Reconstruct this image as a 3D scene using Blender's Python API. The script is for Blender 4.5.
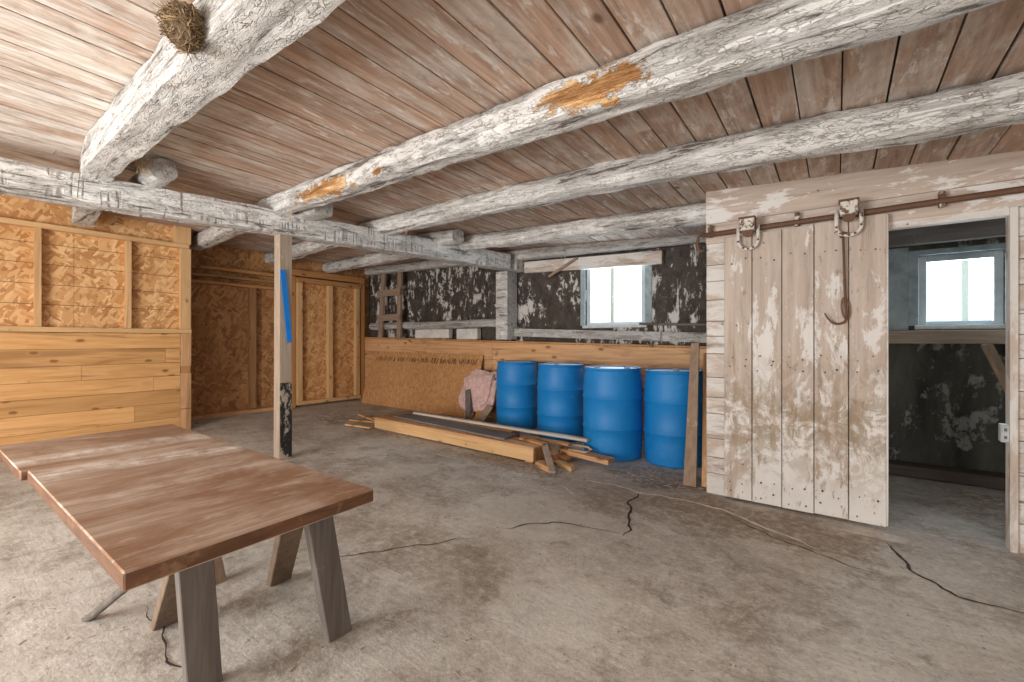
import bpy, bmesh, math, random
from mathutils import Vector, Matrix, noise

random.seed(7)
for o in list(bpy.data.objects):
    bpy.data.objects.remove(o)
SC = bpy.context.scene
COL = SC.collection

# ------------------------------------------------------------------ camera
cam_data = bpy.data.cameras.new('camera')
cam_data.sensor_width = 36.0
cam_data.lens = 36.0 * 440.0 / 1024.0
cam_data.clip_start = 0.05
cam = bpy.data.objects.new('camera', cam_data)
COL.objects.link(cam)
cam.location = (0, 0, 1.22)
cam.rotation_euler = (math.radians(90), 0, math.radians(36.45))
SC.camera = cam

# ------------------------------------------------------------------ view, world, daylight
SC.view_settings.view_transform = 'Standard'
SC.view_settings.look = 'None'
SC.view_settings.exposure = 0.0
SC.view_settings.gamma = 1.0
SC.view_settings.use_curve_mapping = False
SC.cycles.max_bounces = 8
SC.cycles.diffuse_bounces = 5
world = bpy.data.worlds.new('overcast_sky')
SC.world = world
world.use_nodes = True
wb = world.node_tree.nodes['Background']
wb.inputs[0].default_value = (0.90, 0.95, 1.0, 1)
wb.inputs[1].default_value = 1.7


def area(name, loc, target, sx, sy, power, color, spread=180):
    d = bpy.data.lights.new(name, 'AREA')
    d.shape = 'RECTANGLE'
    d.size, d.size_y = sx, sy
    d.energy = power
    d.color = color
    d.spread = math.radians(spread)
    o = bpy.data.objects.new(name, d)
    COL.objects.link(o)
    o.location = loc
    o.rotation_euler = (Vector(target) - Vector(loc)).to_track_quat('-Z', 'Y').to_euler()
    return o


# daylight standing in the wide barn doorway behind the camera and in the two windows
area('daylight_wide_doorway', (-3.1, -2.95, 1.10), (-3.0, 5, 1.75), 2.5, 1.7, 280, (1.0, 0.983, 0.955))
area('added_fill_rear_right', (1.0, -2.95, 1.1), (0.6, 5, 1.3), 1.3, 2.0, 70, (1.0, 0.985, 0.96))  # added fill lamp at the right rear, no known source there
area('daylight_window_pair', (-2.36, 5.74, 1.87), (-2.36, 0, 1.55), 0.6, 0.6, 26, (0.80, 0.91, 1.0))
area('daylight_window_room', (0.92, 5.74, 1.68), (0.92, 0, 1.3), 0.5, 0.5, 34, (0.78, 0.90, 1.0))


# ------------------------------------------------------------------ heights of the place
def floor_z(x):
    return 0.01 * max(0.0, -x - 1.0)


def floor_bumpy(x, y):
    return floor_z(x) + 0.006 * noise.noise(Vector((x * 0.9, y * 0.9, 3.1))) + 0.003 * noise.noise(Vector((x * 3, y * 3, 1.7))) - 0.005


def ceil_z(x, y):
    run = -x - 0.85
    rise = 0.062 * run if run < 3.65 else 0.062 * 3.65 + 0.012 * (run - 3.65)
    return 2.42 + rise - 0.02 * (y - 3.8)


def low_wall_top(x):
    return 1.137 + (-x - 1.18) * 0.0216


# ------------------------------------------------------------------ node helper
class NT:
    def __init__(self, name, rough=0.8, spec=0.25):
        self.m = bpy.data.materials.new(name)
        self.m.use_nodes = True
        self.t = self.m.node_tree
        self.b = self.t.nodes['Principled BSDF']
        self.b.inputs['Roughness'].default_value = rough
        self.b.inputs['Specular IOR Level'].default_value = spec
        self.tc = self.t.nodes.new('ShaderNodeTexCoord')
        self.obj = self.tc.outputs['Object']
        self._isl = None

    def link(self, a, b):
        self.t.links.new(a, b)

    def put(self, sock, v):
        if hasattr(v, 'is_output') or isinstance(v, bpy.types.NodeSocket):
            self.link(v, sock)
        elif isinstance(v, (tuple, list)) and len(v) == 3 and sock.type == 'RGBA':
            sock.default_value = (*v, 1)
        else:
            sock.default_value = v

    def island(self):
        if self._isl is None:
            g = self.t.nodes.new('ShaderNodeNewGeometry')
            self._isl = g.outputs['Random Per Island']
        return self._isl

    def map(self, scale=(1, 1, 1), rot=(0, 0, 0), loc=(0, 0, 0), vec=None):
        n = self.t.nodes.new('ShaderNodeMapping')
        self.link(vec or self.obj, n.inputs['Vector'])
        self.put(n.inputs['Scale'], scale)
        self.put(n.inputs['Rotation'], rot)
        self.put(n.inputs['Location'], loc)
        return n.outputs['Vector']

    def shift(self, vec, amount):
        """offset coordinates per board, so that neighbours do not share grain"""
        mul = self.math('MULTIPLY', self.island(), amount)
        c = self.t.nodes.new('ShaderNodeCombineXYZ')
        for i in range(3):
            self.link(mul, c.inputs[i])
        a = self.t.nodes.new('ShaderNodeVectorMath')
        a.operation = 'ADD'
        self.link(vec, a.inputs[0])
        self.link(c.outputs[0], a.inputs[1])
        return a.outputs[0]

    def noise(self, vec, scale, detail=4, rough=0.55, dist=0.0):
        n = self.t.nodes.new('ShaderNodeTexNoise')
        self.link(vec, n.inputs['Vector'])
        n.inputs['Scale'].default_value = scale
        n.inputs['Detail'].default_value = detail
        n.inputs['Roughness'].default_value = rough
        n.inputs['Distortion'].default_value = dist
        return n.outputs['Fac']

    def voro(self, vec, scale, feature='F1', out='Distance', rnd=1.0):
        n = self.t.nodes.new('ShaderNodeTexVoronoi')
        n.feature = feature
        self.link(vec, n.inputs['Vector'])
        n.inputs['Scale'].default_value = scale
        n.inputs['Randomness'].default_value = rnd
        return n.outputs[out]

    def ramp(self, fac, stops):
        n = self.t.nodes.new('ShaderNodeValToRGB')
        self.link(fac, n.inputs['Fac'])
        e = n.color_ramp.elements
        while len(e) < len(stops):
            e.new(0.5)
        for el, (p, c) in zip(e, stops):
            el.position = p
            el.color = (c, c, c, 1) if not isinstance(c, (tuple, list)) else (*c, 1)
        return n.outputs['Color']

    def step(self, fac, a, b):
        return self.ramp(fac, [(a, 0.0), (b, 1.0)]) if a < b else self.ramp(fac, [(b, 1.0), (a, 0.0)])

    def mix(self, fac, a, b, mode='MIX'):
        n = self.t.nodes.new('ShaderNodeMix')
        n.data_type = 'RGBA'
        n.blend_type = mode
        self.put(n.inputs[0], fac)
        self.put(n.inputs[6], a)
        self.put(n.inputs[7], b)
        return n.outputs[2]

    def math(self, op, a, b=0.0, clamp=False):
        n = self.t.nodes.new('ShaderNodeMath')
        n.operation = op
        n.use_clamp = clamp
        self.put(n.inputs[0], a)
        self.put(n.inputs[1], b)
        return n.outputs[0]

    def blob(self, centre, radius, wobble=0.35, wscale=6.0):
        """1 inside a ragged ellipsoid spot on the thing, 0 outside"""
        m = self.map(scale=tuple(1.0 / r for r in radius), loc=tuple(-c / r for c, r in zip(centre, radius)))
        v = self.t.nodes.new('ShaderNodeVectorMath')
        v.operation = 'LENGTH'
        self.link(m, v.inputs[0])
        n = self.noise(self.obj, wscale, 5, 0.65)
        d = self.math('ADD', v.outputs['Value'], self.math('MULTIPLY', self.math('SUBTRACT', n, 0.5), wobble * 4))
        return self.step(d, 1.0, 0.82)

    def bump(self, h, strength=0.4, dist=0.01):
        n = self.t.nodes.new('ShaderNodeBump')
        n.inputs['Strength'].default_value = strength
        n.inputs['Distance'].default_value = dist
        self.put(n.inputs['Height'], h)
        self.link(n.outputs['Normal'], self.b.inputs['Normal'])

    def done(self, color, rough=None):
        self.put(self.b.inputs['Base Color'], color)
        if rough is not None:
            self.put(self.b.inputs['Roughness'], rough)
        return self.m


AX = {'x': (0.07, 1, 1), 'y': (1, 0.07, 1), 'z': (1, 1, 0.07)}
_cache = {}


def memo(f):
    def g(*a):
        k = (f.__name__,) + a
        if k not in _cache:
            _cache[k] = f(*a)
        return _cache[k]
    return g


@memo
def m_whitewash(variant=0, spots=(), ticks=False, dark=0.0):
    """lime-washed hewn log: flaking white over weathered wood, checks run along X"""
    n = NT('limewashed_log', 0.85, 0.15)
    co = n.map(loc=(variant * 3.7, variant * 1.3, 0))
    f1 = n.noise(n.map(scale=(0.09, 1, 1), vec=co), 19, 8, 0.72, 0.4)
    f2 = n.noise(n.map(scale=(0.30, 1, 1), vec=co), 30, 7, 0.74, 0.2)
    wob = n.t.nodes.new('ShaderNodeTexNoise')
    n.link(co, wob.inputs['Vector'])
    wob.inputs['Scale'].default_value = 40
    fl = n.voro(n.mix(0.02, n.map(scale=(0.40, 1, 1), vec=co), wob.outputs['Color'], 'ADD'), 62, 'DISTANCE_TO_EDGE')
    big = n.noise(co, 2.4, 5, 0.62)
    big2 = n.noise(n.map(scale=(0.4, 1, 1), loc=(5, 2, 1), vec=co), 4.0, 5, 0.65)
    col = n.mix(n.step(big, 0.35, 0.68), (0.80, 0.785, 0.76), (0.60, 0.575, 0.54))
    # worn streaks where grey-brown wood shows
    worn = n.math('MULTIPLY', n.step(f2, 0.52, 0.62), n.step(big2, 0.40, 0.62))
    col = n.mix(n.math('MULTIPLY', worn, 0.75), col, (0.37, 0.305, 0.25))
    # small lifted flakes with dark rims
    rim = n.math('MULTIPLY', n.step(fl, 0.12, 0.02), n.step(f2, 0.44, 0.56))
    col = n.mix(n.math('MULTIPLY', rim, 0.6), col, (0.20, 0.165, 0.14))
    chk = n.step(f1, 0.425, 0.375)
    col = n.mix(n.math('MULTIPLY', chk, 0.88), col, (0.13, 0.10, 0.08))
    h = n.math('ADD', n.math('MULTIPLY', n.step(f1, 0.34, 0.5), 0.8), n.math('MULTIPLY', f2, 0.7))
    h = n.math('SUBTRACT', h, n.math('MULTIPLY', rim, 0.35))
    if ticks:
        tk1 = n.noise(n.map(scale=(12, 1.1, 1.1), vec=co), 1.0, 2, 0.5, 0.1)
        msk = n.noise(n.map(scale=(4, 9, 9), vec=co), 1.0, 3, 0.5)
        tk = n.math('MULTIPLY', n.math('SUBTRACT', n.step(tk1, 0.475, 0.495), n.step(tk1, 0.50, 0.58)), n.step(msk, 0.48, 0.56))
        tk = n.math('MAXIMUM', tk, 0.0)
        col = n.mix(n.math('MULTIPLY', tk, 0.6), col, (0.17, 0.145, 0.125))
        h = n.math('SUBTRACT', h, n.math('MULTIPLY', tk, 0.9))
    if dark > 0:
        col = n.mix(dark, col, (0.30, 0.27, 0.24))
    for (c, r) in spots:
        b = n.blob(c, r, 0.85, 11)
        oc = n.mix(n.step(f2, 0.35, 0.65), (0.66, 0.36, 0.15), (0.38, 0.17, 0.065))
        oc = n.mix(n.step(f1, 0.52, 0.62), oc, (0.80, 0.58, 0.33))
        oc = n.mix(n.math('MULTIPLY', chk, 0.7), oc, (0.17, 0.08, 0.035))
        col = n.mix(b, col, oc)
        h = n.math('SUBTRACT', h, n.math('MULTIPLY', b, 0.9))
    n.bump(h, 0.8, 0.02)
    return n.done(col)


@memo
def m_ceiling():
    n = NT('ceiling_planks', 0.82, 0.15)
    co = n.shift(n.obj, 37.0)
    g = n.noise(n.map(scale=(1, 0.06, 1), vec=co), 30, 5, 0.6, 0.3)
    pt = n.noise(n.map(scale=(1, 0.35, 1), vec=co), 5.0, 7, 0.70, 0.4)
    pt2 = n.noise(n.map(scale=(1, 0.25, 1), vec=co), 15.0, 6, 0.7, 0.2)
    base = n.mix(n.step(g, 0.3, 0.7), (0.53, 0.405, 0.325), (0.39, 0.285, 0.22))
    tint = n.mix(n.island(), (0.92, 0.92, 0.93), (1.08, 1.0, 0.96))
    base = n.mix(1.0, base, tint, 'MULTIPLY')
    wash = n.step(pt, 0.47, 0.60)
    col = n.mix(n.math('MULTIPLY', wash, 0.65), base, (0.66, 0.615, 0.57))
    col = n.mix(n.math('MULTIPLY', n.step(pt2, 0.575, 0.63), 0.7), col, (0.74, 0.71, 0.675))
    col = n.mix(n.math('MULTIPLY', n.step(pt2, 0.40, 0.33), 0.45), col, (0.24, 0.155, 0.11))
    # the bay by the board wall is paler, in ragged patches
    bay = n.blob((-4.6, 0.0, 2.7), (2.6, 1.5, 2.0), 0.25, 1.3)
    bay_col = n.mix(n.step(pt2, 0.35, 0.6), (0.66, 0.57, 0.48), (0.82, 0.785, 0.74))
    col = n.mix(n.math('MULTIPLY', n.math('MULTIPLY', bay, n.step(pt, 0.38, 0.54)), 0.8), col, bay_col)
    kn = n.voro(n.map(scale=(1, 0.6, 1), vec=co), 2.3)
    col = n.mix(1.0, col, n.mix(n.step(g, 0.34, 0.66), (1.07, 1.07, 1.07), (0.82, 0.80, 0.78)), 'MULTIPLY')
    col = n.mix(n.math('MULTIPLY', n.step(kn, 0.06, 0.03), 0.8), col, (0.12, 0.07, 0.045))
    n.bump(n.math('ADD', g, n.math('MULTIPLY', wash, 0.7)), 0.35, 0.006)
    return n.done(col)


@memo
def m_osb(tone=0):
    n = NT('strand_board', 0.7, 0.25)
    co = n.obj
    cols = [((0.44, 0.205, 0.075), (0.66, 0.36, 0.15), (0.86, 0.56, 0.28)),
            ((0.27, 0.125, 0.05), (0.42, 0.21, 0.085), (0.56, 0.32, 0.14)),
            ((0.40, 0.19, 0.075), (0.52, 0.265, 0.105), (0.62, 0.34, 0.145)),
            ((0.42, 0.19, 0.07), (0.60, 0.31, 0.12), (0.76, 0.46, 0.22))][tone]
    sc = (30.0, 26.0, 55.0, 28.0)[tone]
    prev = None
    hh = None
    for i, ang in enumerate((0.15, 1.0, 2.55, 1.75, 0.55, 2.1)):
        # every strand layer runs its own way in the plane of the sheet
        if tone != 2:
            v = n.map(rot=(ang, 0, 0), loc=(i * 1.7, i * 2.3, i * 0.9))
            v = n.map(scale=(0.12, 0.30, 1.0), vec=v)
        else:
            v = n.map(rot=(0, ang, 0), loc=(i * 1.7, i * 2.3, i * 0.9))
            v = n.map(scale=(0.30, 0.12, 1.0), vec=v)
        d = n.t.nodes.new('ShaderNodeTexVoronoi')
        n.link(v, d.inputs['Vector'])
        d.inputs['Scale'].default_value = sc
        s = n.t.nodes.new('ShaderNodeSeparateColor')
        n.link(d.outputs['Color'], s.inputs[0])
        c = n.ramp(s.outputs[0], [(0.0, cols[0]), (0.45, cols[1]), (1.0, cols[2])])
        if prev is None:
            prev, hh = c, s.outputs[1]
        else:
            m = n.math('GREATER_THAN', s.outputs[2], 0.30)
            prev = n.mix(m, c, prev)
            hh = n.mix(m, s.outputs[1], hh)
    big = n.noise(co, 1.6, 3)
    prev = n.mix(n.math('MULTIPLY', n.step(big, 0.45, 0.7), 0.35), prev, cols[0])
    n.bump(hh, 0.12, 0.002)
    return n.done(prev)


@memo
def m_pine(axis='x', tone=0):
    """boards with knots; tone 0 fresh, 1 brown, 2 pale stud, 3 dim"""
    pal = [((0.70, 0.405, 0.175), (0.56, 0.29, 0.105), (0.22, 0.10, 0.038)),
           ((0.52, 0.27, 0.105), (0.40, 0.19, 0.07), (0.17, 0.075, 0.03)),
           ((0.70, 0.46, 0.24), (0.58, 0.35, 0.16), (0.30, 0.16, 0.07)),
           ((0.40, 0.225, 0.10), (0.30, 0.155, 0.065), (0.12, 0.06, 0.03)),
           ((0.64, 0.375, 0.195), (0.47, 0.255, 0.12), (0.20, 0.10, 0.05))][tone]
    n = NT('pine_board', 0.62, 0.3)
    co = n.shift(n.obj, 23.0)
    sv = AX[axis]
    g = n.noise(n.map(scale=sv, vec=co), 26, 5, 0.6, 0.6)
    g2 = n.noise(n.map(scale=sv, vec=co), 6, 3, 0.5, 0.8)
    col = n.mix(n.step(g, 0.35, 0.7), pal[0], pal[1])
    tint = n.mix(n.island(), (0.86, 0.84, 0.80), (1.14, 1.13, 1.10))
    col = n.mix(1.0, col, tint, 'MULTIPLY')
    col = n.mix(n.math('MULTIPLY', n.step(g2, 0.6, 0.72), 0.55), col, pal[2])
    st2 = n.noise(n.map(scale=sv, vec=co), 11, 4, 0.6, 1.0)
    col = n.mix(n.math('MULTIPLY', n.step(st2, 0.60, 0.66), 0.45), col, pal[2])
    sp = n.t.nodes.new('ShaderNodeSeparateXYZ')
    n.link(co, sp.inputs[0])
    cb = n.t.nodes.new('ShaderNodeCombineXYZ')
    if axis == 'z':
        n.link(n.math('ADD', sp.outputs[0], sp.outputs[1]), cb.inputs[0])
        n.link(n.math('MULTIPLY', sp.outputs[2], 0.5), cb.inputs[1])
    else:
        n.link(n.math('MULTIPLY', sp.outputs[0 if axis == 'x' else 1], 0.5), cb.inputs[0])
        n.link(sp.outputs[2], cb.inputs[1])
    vn = n.t.nodes.new('ShaderNodeTexVoronoi')
    vn.voronoi_dimensions = '2D'
    n.link(cb.outputs[0], vn.inputs['Vector'])
    vn.inputs['Scale'].default_value = 4.6
    kn = vn.outputs['Distance']
    kw = n.math('ADD', kn, n.math('MULTIPLY', n.math('SUBTRACT', n.noise(co, 40, 3), 0.5), 0.06))
    col = n.mix(n.math('MULTIPLY', n.step(kw, 0.17, 0.09), 0.5), col, pal[1])
    kw = n.math('ADD', kw, n.math('MULTIPLY', n.step(n.noise(co, 2.6, 2), 0.50, 0.56), 0.5))
    col = n.mix(n.math('MULTIPLY', n.step(kw, 0.10, 0.055), 0.85), col, pal[2])
    n.bump(g, 0.15, 0.003)
    return n.done(col)


@memo
def m_concrete():
    n = NT('rough_concrete', 0.9, 0.18)
    co = n.obj
    big = n.noise(co, 0.6, 6, 0.62, 0.3)
    mid = n.noise(co, 2.2, 8, 0.70, 0.2)
    fine = n.noise(co, 18, 8, 0.74)
    grit = n.noise(co, 95, 4, 0.65)
    br = n.noise(n.map(scale=(0.12, 1, 1), rot=(0, 0, -1.05)), 42, 4, 0.6, 0.2)
    col = n.mix(n.step(mid, 0.36, 0.64), (0.395, 0.35, 0.30), (0.615, 0.58, 0.525))
    col = n.mix(n.math('MULTIPLY', n.step(big, 0.44, 0.66), 0.6), col, (0.66, 0.625, 0.565))
    dirt = n.noise(n.map(loc=(9, 4, 0)), 0.9, 9, 0.74, 0.4)
    col = n.mix(n.math('MULTIPLY', n.step(dirt, 0.49, 0.59), 0.68), col, (0.28, 0.23, 0.18))
    dirt2 = n.noise(n.map(loc=(2, 7, 3)), 3.4, 9, 0.76, 0.3)
    col = n.mix(n.math('MULTIPLY', n.step(dirt2, 0.53, 0.61), 0.55), col, (0.24, 0.195, 0.152))
    pale = n.noise(n.map(loc=(4, 1, 8)), 1.7, 9, 0.75, 0.3)
    col = n.mix(n.math('MULTIPLY', n.step(pale, 0.54, 0.63), 0.6), col, (0.70, 0.67, 0.61))
    col = n.mix(n.math('MULTIPLY', n.step(fine, 0.50, 0.36), 0.40), col, (0.76, 0.72, 0.65))
    col = n.mix(n.math('MULTIPLY', n.step(fine, 0.57, 0.68), 0.50), col, (0.22, 0.175, 0.135))
    col = n.mix(n.math('MULTIPLY', n.math('MULTIPLY', n.step(br, 0.52, 0.62), n.step(mid, 0.45, 0.58)), 0.35), col, (0.27, 0.215, 0.165))
    gr2 = n.noise(co, 55, 6, 0.75)
    col = n.mix(n.math('MULTIPLY', n.step(gr2, 0.56, 0.64), 0.5), col, (0.24, 0.20, 0.16))
    col = n.mix(n.math('MULTIPLY', n.step(gr2, 0.44, 0.37), 0.4), col, (0.76, 0.73, 0.67))
    sp = n.voro(n.map(scale=(1, 0.7, 1)), 21)
    col = n.mix(n.math('MULTIPLY', n.math('MULTIPLY', n.step(sp, 0.15, 0.08), n.step(mid, 0.50, 0.60)), 0.7), col, (0.17, 0.125, 0.09))
    for c, r, k, tone in (((-0.45, 3.35, 0), (0.85, 0.32, 1), 0.60, (0.27, 0.205, 0.15)), ((-1.25, 3.95, 0), (0.55, 0.32, 1), 0.65, (0.21, 0.155, 0.115)),
                          ((-2.0, 1.75, 0), (0.55, 0.30, 1), 0.40, (0.27, 0.21, 0.155)), ((-2.6, 3.45, 0), (0.8, 0.18, 1), 0.45, (0.25, 0.19, 0.14)),
                          ((-1.7, 2.55, 0), (0.50, 0.35, 1), 0.40, (0.68, 0.65, 0.59)), ((-1.05, 1.75, 0), (0.30, 0.35, 1), 0.40, (0.70, 0.67, 0.61))):
        bl = n.blob(c, r, 0.6, 3.5)
        col = n.mix(n.math('MULTIPLY', n.math('MULTIPLY', bl, n.step(fine, 0.35, 0.55) if tone[0] < 0.5 else 1.0), k), col, tone)
    h = n.math('ADD', n.math('MULTIPLY', fine, 0.9), n.math('MULTIPLY', grit, 0.35))
    h = n.math('ADD', h, n.math('MULTIPLY', br, 0.30))
    n.bump(h, 0.5, 0.010)
    return n.done(col)


@memo
def m_flaking(kind=0):
    """sooty dark wall with flakes of old limewash"""
    n = NT('sooty_flaking_wall', 0.85, 0.15)
    co = n.obj
    v = n.noise(n.map(scale=(1, 1, 0.28)), 3.0, 7, 0.70, 0.3)
    f = n.noise(n.map(scale=(1, 1, 0.6)), 11, 7, 0.72, 0.2)
    b = n.noise(co, 1.5, 4, 0.6)
    if kind == 0:
        base = n.mix(n.step(f, 0.3, 0.7), (0.034, 0.027, 0.023), (0.125, 0.10, 0.085))
        w1 = n.step(n.math('ADD', f, n.math('MULTIPLY', n.math('SUBTRACT', b, 0.5), 0.75)), 0.575, 0.615)
        w2 = n.step(v, 0.60, 0.63)
        col = n.mix(n.math('MAXIMUM', w1, w2), base, n.mix(b, (0.72, 0.70, 0.66), (0.50, 0.46, 0.42)))
        h = n.math('MAXIMUM', w1, w2)
    else:
        base = n.mix(n.step(v, 0.3, 0.7), (0.035, 0.033, 0.028), (0.15, 0.14, 0.115))
        w1 = n.step(n.math('ADD', f, n.math('MULTIPLY', n.math('SUBTRACT', b, 0.5), 0.9)), 0.58, 0.66)
        col = n.mix(n.math('MULTIPLY', w1, 0.65), base, (0.44, 0.44, 0.40))
        h = w1
    n.bump(n.math('ADD', n.math('MULTIPLY', f, 0.4), h), 0.5, 0.008)
    return n.done(col)


@memo
def m_barnpaint(axis='z', tone=0):
    """pinkish-brown old boards with worn limewash; tone 0 door, 1 partition"""
    n = NT('worn_painted_board', 0.8, 0.2)
    co = n.shift(n.obj, 29.0)
    g = n.noise(n.map(scale=AX[axis], vec=co), 24, 6, 0.66, 0.4)
    sv = tuple(0.35 if c < 0.5 else 1.0 for c in AX[axis])
    pt = n.noise(n.map(scale=sv, vec=co), 5.5, 8, 0.72, 0.4)
    pt2 = n.noise(n.map(scale=sv, vec=co), 2.0, 5, 0.65, 0.3)
    base = n.mix(n.step(g, 0.35, 0.65), (0.56, 0.475, 0.41), (0.43, 0.35, 0.29))
    base = n.mix(n.math('MULTIPLY', n.step(g, 0.60, 0.70), 0.5), base, (0.27, 0.195, 0.145))
    tint = n.mix(n.island(), (0.94, 0.94, 0.94), (1.07, 1.05, 1.04))
    base = n.mix(1.0, base, tint, 'MULTIPLY')
    white = (0.76, 0.74, 0.71)
    if tone == 0:
        sep = n.t.nodes.new('ShaderNodeSeparateXYZ')
        n.link(n.obj, sep.inputs[0])
        z = sep.outputs[2]
        # limewash survives best on the lower two thirds, mud splashed up the bottom
        low = n.math('ADD', 0.41, n.math('MULTIPLY', z, 0.085))
        w = n.step(n.math('SUBTRACT', pt, low), -0.03, 0.04)
        col = n.mix(n.math('MULTIPLY', w, 0.78), base, white)
        mud = n.noise(co, 7, 8, 0.75, 0.6)
        band = n.math('SUBTRACT', 1.0, n.math('ABSOLUTE', n.math('MULTIPLY', n.math('SUBTRACT', z, 0.62), 1.75)))
        md = n.math('MULTIPLY', n.step(mud, 0.44, 0.54), n.math('MAXIMUM', band, 0.0))
        col = n.mix(n.math('MULTIPLY', md, 0.85), col, (0.29, 0.215, 0.135))
        fk = n.noise(n.map(scale=sv, vec=co), 26, 6, 0.7)
        col = n.mix(n.math('MULTIPLY', n.step(fk, 0.60, 0.66), 0.6), col, (0.25, 0.175, 0.12))
    elif tone == 1:
        w = n.step(n.math('ADD', n.math('MULTIPLY', pt, 0.6), n.math('MULTIPLY', pt2, 0.4)), 0.525, 0.55)
        col = n.mix(n.math('MULTIPLY', w, 0.85), base, white)
    else:
        w = n.step(pt, 0.44, 0.54)
        col = n.mix(n.math('MULTIPLY', w, 0.85), base, (0.71, 0.69, 0.655))
        col = n.mix(n.math('MULTIPLY', n.step(g, 0.58, 0.70), 0.7), col, (0.22, 0.17, 0.13))
    nv = n.voro(n.map(scale=(1, 1, 1), vec=co), 6.0)
    col = n.mix(n.math('MULTIPLY', n.step(nv, 0.05, 0.03), 0.8), col, (0.10, 0.055, 0.035))
    n.bump(n.math('ADD', g, n.math('MULTIPLY', w, 0.5)), 0.35, 0.006)
    return n.done(col)


@memo
def m_greywood(axis='z', tone=0):
    pal = [((0.185, 0.16, 0.143), (0.10, 0.082, 0.07)), ((0.37, 0.27, 0.195), (0.235, 0.155, 0.105)),
           ((0.45, 0.36, 0.28), (0.29, 0.215, 0.16)), ((0.235, 0.215, 0.20), (0.14, 0.125, 0.115)),
           ((0.62, 0.56, 0.48), (0.46, 0.39, 0.32)), ((0.13, 0.105, 0.085), (0.07, 0.055, 0.045)),
           ((0.24, 0.175, 0.125), (0.14, 0.095, 0.065))][tone]  # last pair: shade under the table painted into the rear legs' brown
    n = NT('weathered_wood', 0.8, 0.2)
    co = n.shift(n.obj, 11.0)
    g = n.noise(n.map(scale=AX[axis], vec=co), 30, 6, 0.65, 0.4)
    p = n.noise(co, 6, 6, 0.7)
    col = n.mix(n.step(g, 0.3, 0.7), *pal)
    col = n.mix(n.math('MULTIPLY', n.step(p, 0.62, 0.70), 0.45), col, tuple(min(1, c * 1.9) for c in pal[0]))
    n.bump(g, 0.4, 0.004)
    return n.done(col)


@memo
def m_tabletop():
    n = NT('stained_table_top', 0.55, 0.35)
    co = n.obj
    g = n.noise(n.map(scale=(1, 0.06, 1)), 34, 7, 0.66, 0.5)
    g2 = n.noise(n.map(scale=(1, 0.45, 1)), 3.0, 6, 0.68, 0.6)
    g3 = n.noise(n.map(scale=(1, 0.3, 1)), 26, 7, 0.72, 0.3)
    base = n.mix(n.step(g, 0.32, 0.7), (0.375, 0.225, 0.14), (0.23, 0.12, 0.068))
    base = n.mix(n.math('MULTIPLY', n.step(g, 0.58, 0.66), 0.5), base, (0.14, 0.07, 0.038))
    dust = n.mix(n.step(g2, 0.42, 0.58), base, (0.52, 0.41, 0.325))
    col = n.mix(0.85, base, dust)
    col = n.mix(n.math('MULTIPLY', n.step(g3, 0.56, 0.66), 0.55), col, (0.60, 0.53, 0.455))
    col = n.mix(n.math('MULTIPLY', n.step(g3, 0.42, 0.34), 0.5), col, (0.20, 0.105, 0.055))
    # two wavering bands of spilled pale dust running across the slab, and a smear by the end
    def band(x0, amp, w, y0, y1):
        sep = n.t.nodes.new('ShaderNodeSeparateXYZ')
        n.link(n.obj, sep.inputs[0])
        wv = n.noise(n.map(scale=(0.15, 1, 1), loc=(x0 * 3, 0, 0)), 3.2, 3, 0.5)
        x = n.math('ADD', n.math('SUBTRACT', sep.outputs[0], x0), n.math('MULTIPLY', n.math('SUBTRACT', wv, 0.5), amp))
        return n.step(n.math('ABSOLUTE', x), w, w * 0.2)
    rag = n.step(n.noise(n.map(scale=(0.5, 1, 1)), 12, 8, 0.75), 0.36, 0.62)
    for x0, amp, w, s in ((-0.16, 0.40, 0.13, 1.0), (0.30, 0.30, 0.05, 0.4), (-0.58, 0.35, 0.15, 0.95)):
        b = band(x0, amp, w, 0, 1)
        col = n.mix(n.math('MULTIPLY', n.math('MULTIPLY', b, rag), s), col, (0.74, 0.70, 0.645))
    col = n.mix(1.0, col, n.mix(n.step(g, 0.36, 0.64), (0.72, 0.68, 0.65), (1.18, 1.18, 1.18)), 'MULTIPLY')
    sm = n.blob((0.78, -0.05, 0.03), (0.09, 0.22, 0.2), 0.5, 9)
    col = n.mix(n.math('MULTIPLY', sm, 0.5), col, (0.60, 0.56, 0.52))
    far = n.blob((-1.2, 0.1, 0.0), (0.55, 0.6, 0.3), 0.4, 3)
    col = n.mix(n.math('MULTIPLY', n.math('MULTIPLY', far, rag), 0.9), col, (0.62, 0.535, 0.44))
    n.bump(n.math('ADD', g, n.math('MULTIPLY', rag, 0.3)), 0.25, 0.003)
    return n.done(col, n.math('ADD', 0.42, n.math('MULTIPLY', g2, 0.35)))


@memo
def m_tableedge():
    n = NT('table_edge_wood', 0.6, 0.3)
    g = n.noise(n.map(scale=(0.2, 0.2, 1)), 30, 6, 0.6, 0.6)
    p = n.noise(n.obj, 5, 6, 0.7)
    col = n.mix(n.step(g, 0.3, 0.7), (0.20, 0.095, 0.048), (0.085, 0.04, 0.022))
    col = n.mix(n.math('MULTIPLY', n.step(p, 0.58, 0.68), 0.45), col, (0.42, 0.27, 0.16))
    n.bump(g, 0.3, 0.003)
    return n.done(col)


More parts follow.
